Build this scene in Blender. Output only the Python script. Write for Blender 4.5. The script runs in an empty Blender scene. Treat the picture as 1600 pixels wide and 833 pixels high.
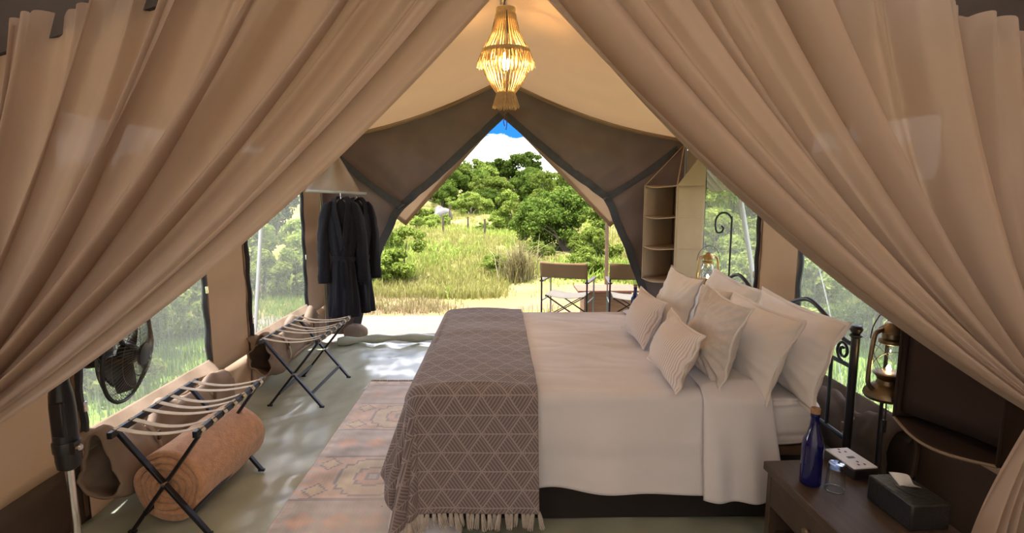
import bpy, bmesh, math, random
import numpy as np
from mathutils import Vector, Matrix, Euler
rnd = random.Random(7)
nprs = np.random.RandomState(11)
pi = math.pi
sc = bpy.context.scene
COL = sc.collection

# ---------------------------------------------------------------- camera, sky, sun, exposure
cam_data = bpy.data.cameras.new('camera')
cam = bpy.data.objects.new('camera', cam_data)
COL.objects.link(cam)
cam_data.sensor_width = 36.0
cam_data.lens = 19.125
cam_data.clip_start = 0.05
cam_data.clip_end = 500
cam.location = (0, 0, 1.6)
cam.rotation_euler = Euler((pi / 2 - 0.13621, 0, -0.01515), 'XYZ')
sc.camera = cam
sc.view_settings.view_transform = 'Standard'
sc.view_settings.look = 'None'
sc.view_settings.gamma = 1.0
sc.view_settings.use_curve_mapping = False
sc.view_settings.exposure = 2.55

world = bpy.data.worlds.new('sky')
sc.world = world
world.use_nodes = True
wn, wl = world.node_tree.nodes, world.node_tree.links
wn.clear()
w_out = wn.new('ShaderNodeOutputWorld')
w_bg = wn.new('ShaderNodeBackground')
w_tc = wn.new('ShaderNodeTexCoord')
w_sep = wn.new('ShaderNodeSeparateXYZ')
w_map = wn.new('ShaderNodeMapping')
w_map.inputs['Scale'].default_value = (1.0, 1.0, 2.2)
w_map.inputs['Location'].default_value = (0.35, 0.0, 0.1)
w_noise = wn.new('ShaderNodeTexNoise')
w_noise.inputs['Scale'].default_value = 4.5
w_noise.inputs['Detail'].default_value = 7
w_noise.inputs['Roughness'].default_value = 0.55
w_bank = wn.new('ShaderNodeMapRange')          # more cloud towards the horizon all round
w_bank.inputs[1].default_value = 0.045
w_bank.inputs[2].default_value = 0.095
w_bank.inputs[3].default_value = 0.27
w_bank.inputs[4].default_value = 0.0
w_add = wn.new('ShaderNodeMath'); w_add.operation = 'ADD'
w_cl = wn.new('ShaderNodeMapRange')
w_cl.inputs[1].default_value = 0.49
w_cl.inputs[2].default_value = 0.60
w_grad = wn.new('ShaderNodeValToRGB')
w_grad.color_ramp.elements[0].position = 0.0
w_grad.color_ramp.elements[0].color = (0.0045, 0.034, 0.12, 1)
w_grad.color_ramp.elements[1].position = 0.5
w_grad.color_ramp.elements[1].color = (0.003, 0.026, 0.11, 1)
w_mix = wn.new('ShaderNodeMix'); w_mix.data_type = 'RGBA'
w_mix.inputs[7].default_value = (0.85, 0.84, 0.84, 1)
wl.new(w_tc.outputs['Generated'], w_map.inputs['Vector'])
wl.new(w_map.outputs[0], w_noise.inputs['Vector'])
wl.new(w_tc.outputs['Generated'], w_sep.inputs[0])
wl.new(w_sep.outputs['Z'], w_bank.inputs[0])
wl.new(w_noise.outputs['Fac'], w_add.inputs[0])
wl.new(w_bank.outputs[0], w_add.inputs[1])
wl.new(w_add.outputs[0], w_cl.inputs[0])
wl.new(w_sep.outputs['Z'], w_grad.inputs[0])
wl.new(w_cl.outputs[0], w_mix.inputs[0])
wl.new(w_grad.outputs[0], w_mix.inputs[6])
wl.new(w_mix.outputs[2], w_bg.inputs['Color'])
w_bg.inputs['Strength'].default_value = 2.0
wl.new(w_bg.outputs[0], w_out.inputs['Surface'])

sun_d = bpy.data.lights.new('sun', 'SUN')
sun = bpy.data.objects.new('sun', sun_d)
COL.objects.link(sun)
sun_d.energy = 2.6
sun_d.angle = 0.02
sun_d.color = (1.0, 0.95, 0.89)
sun_dir = Vector((0.10, 0.08, -0.99))          # the way the light travels
sun.rotation_euler = sun_dir.to_track_quat('-Z', 'Y').to_euler()

# ---------------------------------------------------------------- helpers
def tag(o, label=None, cat=None, group=None, kind=None):
    if label: o['label'] = label
    if cat: o['category'] = cat
    if group: o['group'] = group
    if kind: o['kind'] = kind
    return o

def empty(name, loc=(0, 0, 0), rz=0.0, label=None, cat=None, group=None, kind=None):
    o = bpy.data.objects.new(name, None)
    COL.objects.link(o)
    o.empty_display_size = 0.1
    o.location = loc
    o.rotation_euler = (0, 0, rz)
    return tag(o, label, cat, group, kind)

def copy_tree(o, parent=None):
    c = o.copy()
    COL.objects.link(c)
    c.parent = parent
    for ch in list(o.children):
        copy_tree(ch, c)
    return c

class MB:
    """collects shapes and links them as one mesh object"""
    def __init__(s):
        s.v = []; s.f = []; s.uv = None
    def add(s, vs, fs):
        n = len(s.v)
        s.v.extend([tuple(p) for p in vs])
        s.f.extend([tuple(i + n for i in f) for f in fs])
        return s
    def box(s, c, d, rot=None, taper=1.0):
        vs = []
        for z in (-1, 1):
            k = taper if z > 0 else 1.0
            for x, y in ((-1, -1), (1, -1), (1, 1), (-1, 1)):
                p = Vector((x * d[0] / 2 * k, y * d[1] / 2 * k, z * d[2] / 2))
                if rot is not None: p = rot @ p
                vs.append(p + Vector(c))
        return s.add(vs, [(3, 2, 1, 0), (4, 5, 6, 7), (0, 1, 5, 4), (1, 2, 6, 5), (2, 3, 7, 6), (3, 0, 4, 7)])
    def bar(s, a, b, w, h, up=(0, 0, 1)):
        a = Vector(a); b = Vector(b); d = (b - a); L = d.length; d.normalize()
        u = Vector(up)
        if abs(d.dot(u)) > 0.99: u = Vector((1, 0, 0))
        x = d.cross(u).normalized(); y = x.cross(d)
        vs = []
        for p in (a, b):
            for i, j in ((-1, -1), (1, -1), (1, 1), (-1, 1)):
                vs.append(p + x * i * w / 2 + y * j * h / 2)
        return s.add(vs, [(3, 2, 1, 0), (4, 5, 6, 7), (0, 1, 5, 4), (1, 2, 6, 5), (2, 3, 7, 6), (3, 0, 4, 7)])
    def tube(s, path, r, seg=10, caps=True, squash=None):
        pts = [Vector(p) for p in path]
        n = len(pts)
        rs = r if isinstance(r, (list, tuple)) else [r] * n
        t0 = (pts[1] - pts[0]).normalized()
        ref = Vector((0, 0, 1)) if abs(t0.z) < 0.9 else Vector((1, 0, 0))
        x = t0.cross(ref).normalized()
        vs = []
        for i in range(n):
            t = (pts[min(i + 1, n - 1)] - pts[max(i - 1, 0)]).normalized()
            x = (x - t * x.dot(t)).normalized()
            y = t.cross(x)
            for k in range(seg):
                a = 2 * pi * k / seg
                vs.append(pts[i] + (x * math.cos(a) + y * math.sin(a)) * rs[i])
        fs = []
        for i in range(n - 1):
            for k in range(seg):
                k2 = (k + 1) % seg
                fs.append((i * seg + k, i * seg + k2, (i + 1) * seg + k2, (i + 1) * seg + k))
        if caps:
            fs.append(tuple(range(seg - 1, -1, -1)))
            fs.append(tuple((n - 1) * seg + k for k in range(seg)))
        return s.add(vs, fs)
    def lathe(s, prof, c=(0, 0, 0), seg=28, rot=None, cap0=True, cap1=True):
        vs = []
        for r, z in prof:
            for k in range(seg):
                a = 2 * pi * k / seg
                p = Vector((r * math.cos(a), r * math.sin(a), z))
                if rot is not None: p = rot @ p
                vs.append(p + Vector(c))
        fs = []
        n = len(prof)
        for i in range(n - 1):
            for k in range(seg):
                k2 = (k + 1) % seg
                fs.append((i * seg + k, i * seg + k2, (i + 1) * seg + k2, (i + 1) * seg + k))
        if cap0: fs.append(tuple(range(seg - 1, -1, -1)))
        if cap1: fs.append(tuple((n - 1) * seg + k for k in range(seg)))
        return s.add(vs, fs)
    def ribbon(s, path, side, w, th):
        """flat strip swept along path; side = width direction (one or per point)"""
        pts = [Vector(p) for p in path]; n = len(pts)
        vs = []
        for i in range(n):
            t = (pts[min(i + 1, n - 1)] - pts[max(i - 1, 0)]).normalized()
            sd = Vector(side[i]) if isinstance(side[0], (tuple, list, Vector)) else Vector(side)
            sd = (sd - t * sd.dot(t)).normalized()
            nn = t.cross(sd)
            for a, b in ((-1, -1), (1, -1), (1, 1), (-1, 1)):
                vs.append(pts[i] + sd * a * w / 2 + nn * b * th / 2)
        fs = [(3, 2, 1, 0), tuple((n - 1) * 4 + k for k in range(4))]
        for i in range(n - 1):
            for k in range(4):
                k2 = (k + 1) % 4
                fs.append((i * 4 + k, i * 4 + k2, (i + 1) * 4 + k2, (i + 1) * 4 + k))
        return s.add(vs, fs)
    def build(s, name, mat=None, parent=None, smooth=False, bevel=0.0, kind=None, label=None, angle=40):
        me = bpy.data.meshes.new(name)
        me.from_pydata(s.v, [], s.f)
        me.update()
        bm = bmesh.new(); bm.from_mesh(me)
        bmesh.ops.recalc_face_normals(bm, faces=bm.faces)
        bm.to_mesh(me); bm.free()
        if mat: me.materials.append(mat)
        if smooth:
            me.set_sharp_from_angle(angle=math.radians(angle))
            for p in me.polygons: p.use_smooth = True
        o = bpy.data.objects.new(name, me)
        COL.objects.link(o)
        o.parent = parent
        if bevel:
            m = o.modifiers.new('bevel', 'BEVEL'); m.width = bevel; m.segments = 2
            m.limit_method = 'ANGLE'; m.angle_limit = math.radians(40)
            for p in me.polygons: p.use_smooth = True
            me.set_sharp_from_angle(angle=math.radians(50))
        if kind: o['kind'] = kind
        if label: o['label'] = label
        return o

def grid_obj(name, P, mat, parent=None, uv=None, solid=0.0, offset=0.0, close_u=False, close_v=False, kind=None, label=None, colors=None, mask=None, caps=False):
    nu, nv = P.shape[:2]
    V = P.reshape(-1, 3).tolist()
    F = []
    for i in range(nu if close_u else nu - 1):
        i2 = (i + 1) % nu
        for j in range(nv if close_v else nv - 1):
            j2 = (j + 1) % nv
            if mask is not None and not mask[i, j]: continue
            F.append((i * nv + j, i2 * nv + j, i2 * nv + j2, i * nv + j2))
    if caps:
        F.append(tuple(i * nv for i in range(nu)))
        F.append(tuple(i * nv + nv - 1 for i in range(nu - 1, -1, -1)))
    me = bpy.data.meshes.new(name)
    me.from_pydata(V, [], F)
    me.update()
    if uv is not None:
        ul = me.uv_layers.new(name='UVMap')
        li = np.zeros(len(me.loops), dtype=np.int32)
        me.loops.foreach_get('vertex_index', li)
        ul.data.foreach_set('uv', uv.reshape(-1, 2)[li].astype(np.float32).ravel())
    if colors is not None:
        ca = me.color_attributes.new('Col', 'FLOAT_COLOR', 'POINT')
        c4 = np.ones((nu * nv, 4), dtype=np.float32); c4[:, :3] = colors.reshape(-1, 3)
        ca.data.foreach_set('color', c4.ravel())
    me.materials.append(mat)
    for p in me.polygons: p.use_smooth = True
    o = bpy.data.objects.new(name, me)
    COL.objects.link(o)
    o.parent = parent
    if solid:
        m = o.modifiers.new('solid', 'SOLIDIFY'); m.thickness = solid; m.offset = offset
    if kind: o['kind'] = kind
    if label: o['label'] = label
    return o

class SN:
    """smooth pseudo noise: a sum of random sinusoids in two variables"""
    def __init__(s, seed, n=10, f0=1.0, f1=6.0, aniso=(1, 1), p=1.0):
        r = np.random.RandomState(seed)
        s.k = []
        for i in range(n):
            f = f0 * (f1 / f0) ** r.rand()
            a = r.rand() * 2 * pi
            s.k.append((f * math.cos(a) * aniso[0], f * math.sin(a) * aniso[1], r.rand() * 2 * pi, (f0 / f) ** p))
        s.n = math.sqrt(sum(k[3] ** 2 for k in s.k) / 2)
    def __call__(s, x, y):
        o = 0
        for kx, ky, ph, am in s.k:
            o = o + am * np.sin(2 * pi * (kx * x + ky * y) + ph)
        return o / s.n

def curve(pts, n=24):
    """Catmull-Rom through points"""
    P = [Vector(p) for p in pts]
    P = [P[0] * 2 - P[1]] + P + [P[-1] * 2 - P[-2]]
    out = []
    m = len(P) - 3
    for i in range(m):
        for k in range(n):
            t = k / n
            a, b, c, d = P[i], P[i + 1], P[i + 2], P[i + 3]
            out.append(0.5 * ((2 * b) + (c - a) * t + (2 * a - 5 * b + 4 * c - d) * t * t + (3 * b - a - 3 * c + d) * t ** 3))
    out.append(P[-2])
    return out

# ---------------------------------------------------------------- materials
def new_mat(name):
    m = bpy.data.materials.new(name)
    m.use_nodes = True
    n = m.node_tree.nodes; n.clear()
    out = n.new('ShaderNodeOutputMaterial')
    return m, n, m.node_tree.links, out

def noise_col(n, l, col, var=0.12, scale=6.0, detail=4, coord='Object', stretch=(1, 1, 1)):
    tc = n.new('ShaderNodeTexCoord')
    mp = n.new('ShaderNodeMapping'); mp.inputs['Scale'].default_value = stretch
    l.new(tc.outputs[coord], mp.inputs[0])
    t = n.new('ShaderNodeTexNoise'); t.inputs['Scale'].default_value = scale; t.inputs['Detail'].default_value = detail
    l.new(mp.outputs[0], t.inputs['Vector'])
    r = n.new('ShaderNodeValToRGB')
    r.color_ramp.elements[0].position = 0.3; r.color_ramp.elements[1].position = 0.7
    r.color_ramp.elements[0].color = tuple(c * (1 - var) for c in col[:3]) + (1,)
    r.color_ramp.elements[1].color = tuple(min(1, c * (1 + var)) for c in col[:3]) + (1,)
    l.new(t.outputs['Fac'], r.inputs[0])
    return r.outputs[0], mp.outputs[0]

def add_bump(n, l, vec, scale, strength, dist=0.01, kind='noise'):
    if kind == 'noise':
        t = n.new('ShaderNodeTexNoise'); t.inputs['Scale'].default_value = scale; t.inputs['Detail'].default_value = 3
        l.new(vec, t.inputs['Vector']); o = t.outputs['Fac']
    else:
        t = n.new('ShaderNodeTexVoronoi'); t.inputs['Scale'].default_value = scale
        l.new(vec, t.inputs['Vector']); o = t.outputs['Distance']
    b = n.new('ShaderNodeBump'); b.inputs['Strength'].default_value = strength; b.inputs['Distance'].default_value = dist
    l.new(o, b.inputs['Height'])
    return b.outputs[0]

def pbr(name, col, rough=0.6, metal=0.0, var=0.1, scale=8.0, bump=0.0, bscale=60.0, spec=0.5, stretch=(1, 1, 1), sheen=0.0, coat=0.0):
    m, n, l, out = new_mat(name)
    b = n.new('ShaderNodeBsdfPrincipled')
    c, vec = noise_col(n, l, col, var, scale, stretch=stretch)
    l.new(c, b.inputs['Base Color'])
    b.inputs['Roughness'].default_value = rough
    b.inputs['Metallic'].default_value = metal
    b.inputs['Specular IOR Level'].default_value = spec
    b.inputs['Sheen Weight'].default_value = sheen
    b.inputs['Coat Weight'].default_value = coat
    if bump:
        l.new(add_bump(n, l, vec, bscale, bump), b.inputs['Normal'])
    l.new(b.outputs[0], out.inputs['Surface'])
    return m

def cloth(name, col, trans=0.3, tcol=None, clear=0.0, var=0.06, scale=5.0, bump=0.15, bscale=90.0, stretch=(1, 1, 1)):
    """woven cloth: diffuse plus light passing through, optionally gauzy"""
    m, n, l, out = new_mat(name)
    c, vec = noise_col(n, l, col, var, scale, stretch=stretch)
    d = n.new('ShaderNodeBsdfDiffuse'); l.new(c, d.inputs['Color'])
    if bump:
        nb = add_bump(n, l, vec, bscale, bump, 0.004)
        l.new(nb, d.inputs['Normal'])
    sh = d.outputs[0]
    if trans:
        t = n.new('ShaderNodeBsdfTranslucent')
        if tcol: t.inputs['Color'].default_value = tuple(tcol) + (1,)
        else: l.new(c, t.inputs['Color'])
        mx = n.new('ShaderNodeMixShader'); mx.inputs[0].default_value = trans
        l.new(sh, mx.inputs[1]); l.new(t.outputs[0], mx.inputs[2]); sh = mx.outputs[0]
    if clear:
        tr = n.new('ShaderNodeBsdfTransparent')
        mx = n.new('ShaderNodeMixShader'); mx.inputs[0].default_value = clear
        l.new(sh, mx.inputs[1]); l.new(tr.outputs[0], mx.inputs[2]); sh = mx.outputs[0]
    l.new(sh, out.inputs['Surface'])
    return m

def emis(name, col, strength):
    m, n, l, out = new_mat(name)
    e = n.new('ShaderNodeEmission'); e.inputs['Color'].default_value = tuple(col) + (1,); e.inputs['Strength'].default_value = strength
    l.new(e.outputs[0], out.inputs['Surface'])
    return m

def thin_glass(name, tint=(1, 1, 1), refl=0.1):
    m, n, l, out = new_mat(name)
    tr = n.new('ShaderNodeBsdfTransparent'); tr.inputs['Color'].default_value = tuple(tint) + (1,)
    g = n.new('ShaderNodeBsdfGlossy'); g.inputs['Roughness'].default_value = 0.03
    lw = n.new('ShaderNodeLayerWeight'); lw.inputs['Blend'].default_value = 0.35
    mr = n.new('ShaderNodeMath'); mr.operation = 'MULTIPLY_ADD'
    mr.inputs[1].default_value = 0.7; mr.inputs[2].default_value = refl * 0.3
    l.new(lw.outputs['Facing'], mr.inputs[0])
    mx = n.new('ShaderNodeMixShader')
    l.new(mr.outputs[0], mx.inputs[0]); l.new(tr.outputs[0], mx.inputs[1]); l.new(g.outputs[0], mx.inputs[2])
    l.new(mx.outputs[0], out.inputs['Surface'])
    return m

M = {}
M['roof'] = cloth('roof_canvas', (0.52, 0.41, 0.29), 0.33, (0.62, 0.48, 0.335), var=0.05, scale=2.5, bump=0.1, bscale=40)
M['dark_lining'] = cloth('dark_lining', (0.09, 0.08, 0.075), 0.0)
M['canvas'] = cloth('wall_canvas', (0.52, 0.40, 0.30), 0.26, (0.64, 0.48, 0.345), var=0.07, scale=3, bump=0.25, bscale=50)
M['front_canvas'] = cloth('front_canvas', (0.58, 0.51, 0.45), 0.42, (0.74, 0.66, 0.58), var=0.05)
M['shaded_canvas'] = cloth('shaded_wall_canvas', (0.105, 0.078, 0.062), 0.03, var=0.15, scale=4, bump=0.25, bscale=50)  # wall canvas with the shade low on the walls put into its colour
M['canvas_roll'] = cloth('rolled_canvas', (0.30, 0.23, 0.175), 0.05, var=0.12, scale=6, bump=0.25, bscale=40)
M['flap'] = cloth('door_canvas', (0.20, 0.158, 0.145), 0.04, var=0.12, scale=3, bump=0.25, bscale=50)
M['band'] = pbr('webbing_band', (0.055, 0.058, 0.064), 0.75, var=0.15, scale=20, bump=0.2)
M['outer'] = cloth('outer_flap_canvas', (0.42, 0.30, 0.19), 0.3, var=0.06)
M['organizer'] = cloth('organizer_canvas', (0.42, 0.315, 0.21), 0.12, var=0.06, bump=0.2)
M['shaded_organizer'] = cloth('shaded_organizer_canvas', (0.045, 0.032, 0.027), 0.02, var=0.1)  # organizer canvas darkened in colour, standing in for the unlit corner
M['zip'] = pbr('zip_tape', (0.018, 0.018, 0.02), 0.6)
M['curtain'] = cloth('curtain_voile', (0.58, 0.47, 0.385), 0.50, (0.56, 0.44, 0.345), clear=0.006, var=0.05, scale=3, bump=0.1, bscale=200)
M['floor'] = pbr('groundsheet', (0.43, 0.46, 0.36), 0.26, var=0.10, scale=2.5, bump=0.28, bscale=9, spec=0.5)
M['patio'] = pbr('patio_slab', (0.17, 0.14, 0.115), 0.85, var=0.10, scale=14, bump=0.2, bscale=80)
M['duvet'] = cloth('white_cotton', (0.80, 0.79, 0.83), 0.12, var=0.025, scale=3, bump=0.1, bscale=25)
M['sheet'] = cloth('white_sheet', (0.80, 0.78, 0.78), 0.05, var=0.03, bump=0.1)
M['pillow'] = cloth('white_pillowcase', (0.82, 0.79, 0.77), 0.12, var=0.03, bump=0.1, bscale=30)
M['linen'] = cloth('natural_linen', (0.66, 0.61, 0.58), 0.08, var=0.05, scale=40, bump=0.3, bscale=160)
M['beige_case'] = cloth('beige_pillowcase', (0.68, 0.61, 0.54), 0.1, var=0.04)
M['black_metal'] = pbr('black_metal', (0.02, 0.02, 0.023), 0.38, 0.4, var=0.1, spec=0.5)
M['black_plastic'] = pbr('black_plastic', (0.016, 0.016, 0.018), 0.35)
M['wire'] = pbr('grey_wire', (0.10, 0.10, 0.10), 0.35, 0.5)
M['chrome'] = pbr('chrome', (0.75, 0.75, 0.76), 0.12, 1.0, var=0.03)
M['steel'] = pbr('grey_green_steel', (0.30, 0.34, 0.31), 0.4, 0.7)
M['grey_pole'] = pbr('grey_pole', (0.34, 0.35, 0.33), 0.5, 0.2)
M['brass'] = pbr('aged_brass', (0.42, 0.29, 0.13), 0.3, 0.95, var=0.2, scale=14)
M['bronze'] = pbr('dark_bronze', (0.20, 0.15, 0.09), 0.38, 0.9, var=0.2, scale=14)
M['strap'] = pbr('beige_webbing', (0.62, 0.54, 0.41), 0.85, var=0.08, scale=30, bump=0.3, bscale=200)
M['rust'] = pbr('rust_fleece', (0.60, 0.33, 0.18), 0.95, var=0.14, scale=30, bump=0.7, bscale=120, sheen=0.3)
M['robe'] = pbr('dark_towelling', (0.012, 0.012, 0.017), 0.9, var=0.25, scale=40, bump=0.6, bscale=220, sheen=0.06, spec=0.2)
M['dark_wood'] = pbr('dark_wood', (0.052, 0.033, 0.022), 0.5, var=0.3, scale=7, bump=0.15, bscale=30, stretch=(8, 1, 1))
M['bed_wood'] = pbr('bed_rail_wood', (0.13, 0.075, 0.045), 0.5, var=0.25, scale=7, stretch=(1, 8, 1))
M['box_wood'] = pbr('box_wood', (0.36, 0.21, 0.11), 0.6, var=0.15, scale=6, stretch=(1, 1, 8))
M['red_wood'] = pbr('red_wood', (0.22, 0.10, 0.06), 0.85, var=0.2, scale=8, stretch=(1, 8, 1))
M['pole_wood'] = pbr('pole_wood', (0.17, 0.10, 0.06), 0.7, var=0.3, scale=6, stretch=(6, 6, 1))
M['base_cloth'] = pbr('bed_base_cloth', (0.018, 0.015, 0.014), 0.9)
M['rope'] = pbr('cotton_rope', (0.66, 0.52, 0.31), 0.9, var=0.15, scale=60, bump=0.4, bscale=300)
M['fringe'] = cloth('cotton_fringe', (0.66, 0.56, 0.40), 0.4, var=0.1, scale=60)
M['tassel'] = pbr('tassel_cotton', (0.46, 0.42, 0.38), 0.95, var=0.15, scale=60)
M['chair_canvas'] = cloth('chair_canvas', (0.30, 0.21, 0.12), 0.15, var=0.08, bump=0.25)
M['chair_seat'] = cloth('chair_seat_canvas', (0.16, 0.145, 0.125), 0.1, var=0.08, bump=0.25)
M['cork'] = pbr('cork', (0.26, 0.15, 0.08), 0.9, var=0.2, scale=80)
M['white_plastic'] = pbr('white_plastic', (0.72, 0.73, 0.76), 0.35, var=0.02)
M['leather'] = pbr('black_leather', (0.012, 0.012, 0.013), 0.4, bump=0.3, bscale=70)
M['tissue'] = cloth('tissue_paper', (0.8, 0.78, 0.75), 0.35, bump=0)
M['bulb'] = emis('warm_bulb', (1.0, 0.60, 0.24), 70.0)
M['lantern_bulb'] = emis('lantern_bulb', (1.0, 0.62, 0.25), 25.0)
M['glass'] = thin_glass('clear_glass', (0.96, 0.98, 0.97), 0.12)
M['bark'] = pbr('bark', (0.10, 0.075, 0.055), 0.9, var=0.3, scale=9)
M['stone'] = pbr('pale_stone', (0.19, 0.17, 0.155), 0.9, var=0.15, scale=5, bump=0.5, bscale=9)
M['tab'] = pbr('leather_tab', (0.16, 0.09, 0.05), 0.5)
M['cloth_belt'] = M['robe']

def blue_glass():
    m, n, l, out = new_mat('cobalt_glass')
    b = n.new('ShaderNodeBsdfPrincipled')
    b.inputs['Base Color'].default_value = (0.003, 0.005, 0.07, 1)
    b.inputs['Roughness'].default_value = 0.06
    b.inputs['Transmission Weight'].default_value = 0.12
    b.inputs['IOR'].default_value = 1.45
    b.inputs['Coat Weight'].default_value = 0.4
    l.new(b.outputs[0], out.inputs['Surface'])
    return m
M['blue_glass'] = blue_glass()

def screen_mat():
    m, n, l, out = new_mat('insect_screen')
    tr = n.new('ShaderNodeBsdfTransparent')
    d = n.new('ShaderNodeBsdfDiffuse'); d.inputs['Color'].default_value = (0.55, 0.54, 0.50, 1)
    t = n.new('ShaderNodeBsdfTranslucent'); t.inputs['Color'].default_value = (0.60, 0.60, 0.56, 1)
    a = n.new('ShaderNodeMixShader'); a.inputs[0].default_value = 0.5
    l.new(d.outputs[0], a.inputs[1]); l.new(t.outputs[0], a.inputs[2])
    tc = n.new('ShaderNodeTexCoord'); mp = n.new('ShaderNodeMapping')
    mp.inputs['Scale'].default_value = (30, 30, 1.5)
    nz = n.new('ShaderNodeTexNoise'); nz.inputs['Scale'].default_value = 3; nz.inputs['Detail'].default_value = 2
    l.new(tc.outputs['Object'], mp.inputs[0]); l.new(mp.outputs[0], nz.inputs['Vector'])
    mr = n.new('ShaderNodeMapRange'); mr.inputs[1].default_value = 0.3; mr.inputs[2].default_value = 0.7
    mr.inputs[3].default_value = 0.24; mr.inputs[4].default_value = 0.40
    l.new(nz.outputs['Fac'], mr.inputs[0])
    mx = n.new('ShaderNodeMixShader')
    l.new(mr.outputs[0], mx.inputs[0]); l.new(tr.outputs[0], mx.inputs[1]); l.new(a.outputs[0], mx.inputs[2])
    l.new(mx.outputs[0], out.inputs['Surface'])
    return m
M['screen'] = screen_mat()

def leaf_mat(name, c1, c2, trans=0.35):
    m, n, l, out = new_mat(name)
    g = n.new('ShaderNodeNewGeometry')
    oi = n.new('ShaderNodeObjectInfo')
    r = n.new('ShaderNodeValToRGB')
    r.color_ramp.elements[0].color = tuple(c1) + (1,); r.color_ramp.elements[1].color = tuple(c2) + (1,)
    l.new(g.outputs['Random Per Island'], r.inputs[0])
    hv = n.new('ShaderNodeHueSaturation')
    mr = n.new('ShaderNodeMapRange'); mr.inputs[3].default_value = 0.7; mr.inputs[4].default_value = 1.25
    l.new(oi.outputs['Random'], mr.inputs[0]); l.new(mr.outputs[0], hv.inputs['Value'])
    l.new(r.outputs[0], hv.inputs['Color'])
    d = n.new('ShaderNodeBsdfDiffuse'); l.new(hv.outputs[0], d.inputs['Color'])
    t = n.new('ShaderNodeBsdfTranslucent'); l.new(hv.outputs[0], t.inputs['Color'])
    mx = n.new('ShaderNodeMixShader'); mx.inputs[0].default_value = trans
    l.new(d.outputs[0], mx.inputs[1]); l.new(t.outputs[0], mx.inputs[2])
    l.new(mx.outputs[0], out.inputs['Surface'])
    return m
M['leaf_dark'] = leaf_mat('leaf_dark', (0.045, 0.09, 0.013), (0.17, 0.225, 0.042), 0.4)
M['leaf_mid'] = leaf_mat('leaf_mid', (0.10, 0.165, 0.02), (0.31, 0.36, 0.08), 0.4)
M['leaf_light'] = leaf_mat('leaf_light', (0.15, 0.225, 0.03), (0.33, 0.385, 0.095), 0.45)
M['grass'] = leaf_mat('meadow_grass', (0.25, 0.27, 0.055), (0.48, 0.43, 0.17), 0.4)
M['lawn'] = leaf_mat('lawn_grass', (0.12, 0.225, 0.033), (0.26, 0.34, 0.08), 0.4)
M['straw'] = leaf_mat('straw_grass', (0.24, 0.21, 0.08), (0.42, 0.36, 0.19), 0.4)

def ground_mat():
    m, n, l, out = new_mat('ground_earth')
    tc = n.new('ShaderNodeTexCoord')
    sep = n.new('ShaderNodeSeparateXYZ'); l.new(tc.outputs['Object'], sep.inputs[0])
    t = n.new('ShaderNodeTexNoise'); t.inputs['Scale'].default_value = 0.9; t.inputs['Detail'].default_value = 6
    l.new(tc.outputs['Object'], t.inputs['Vector'])
    r = n.new('ShaderNodeValToRGB')
    e = r.color_ramp.elements
    e[0].position = 0.35; e[0].color = (0.17, 0.18, 0.04, 1)
    e[1].position = 0.65; e[1].color = (0.27, 0.225, 0.10, 1)
    l.new(t.outputs['Fac'], r.inputs[0])
    # bare reddish earth close to the slab, green lawn beside the tent
    dirt = n.new('ShaderNodeMapRange'); dirt.inputs[1].default_value = 10.6; dirt.inputs[2].default_value = 8.6
    l.new(sep.outputs['Y'], dirt.inputs[0])
    t2 = n.new('ShaderNodeTexNoise'); t2.inputs['Scale'].default_value = 2.2; t2.inputs['Detail'].default_value = 5
    l.new(tc.outputs['Object'], t2.inputs['Vector'])
    mul = n.new('ShaderNodeMath'); mul.operation = 'MULTIPLY'
    mr2 = n.new('ShaderNodeMapRange'); mr2.inputs[1].default_value = 0.35; mr2.inputs[2].default_value = 0.55
    l.new(t2.outputs['Fac'], mr2.inputs[0])
    l.new(dirt.outputs[0], mul.inputs[0]); l.new(mr2.outputs[0], mul.inputs[1])
    mx = n.new('ShaderNodeMix'); mx.data_type = 'RGBA'
    mx.inputs[7].default_value = (0.22, 0.135, 0.08, 1)
    l.new(mul.outputs[0], mx.inputs[0]); l.new(r.outputs[0], mx.inputs[6])
    side = n.new('ShaderNodeMath'); side.operation = 'ABSOLUTE'; l.new(sep.outputs['X'], side.inputs[0])
    sm = n.new('ShaderNodeMapRange'); sm.inputs[1].default_value = 2.6; sm.inputs[2].default_value = 3.2
    l.new(side.outputs[0], sm.inputs[0])
    sy = n.new('ShaderNodeMapRange'); sy.inputs[1].default_value = 7.5; sy.inputs[2].default_value = 6.0
    l.new(sep.outputs['Y'], sy.inputs[0])
    sm2 = n.new('ShaderNodeMath'); sm2.operation = 'MULTIPLY'; l.new(sm.outputs[0], sm2.inputs[0]); l.new(sy.outputs[0], sm2.inputs[1])
    mx2 = n.new('ShaderNodeMix'); mx2.data_type = 'RGBA'
    mx2.inputs[7].default_value = (0.15, 0.24, 0.04, 1)
    l.new(sm2.outputs[0], mx2.inputs[0]); l.new(mx.outputs[2], mx2.inputs[6])
    b = n.new('ShaderNodeBsdfPrincipled'); b.inputs['Roughness'].default_value = 0.95
    b.inputs['Specular IOR Level'].default_value = 0.1
    l.new(mx2.outputs[2], b.inputs['Base Color'])
    l.new(add_bump(n, l, tc.outputs['Object'], 6, 0.6, 0.05), b.inputs['Normal'])
    l.new(b.outputs[0], out.inputs['Surface'])
    return m
M['ground'] = ground_mat()

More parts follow.
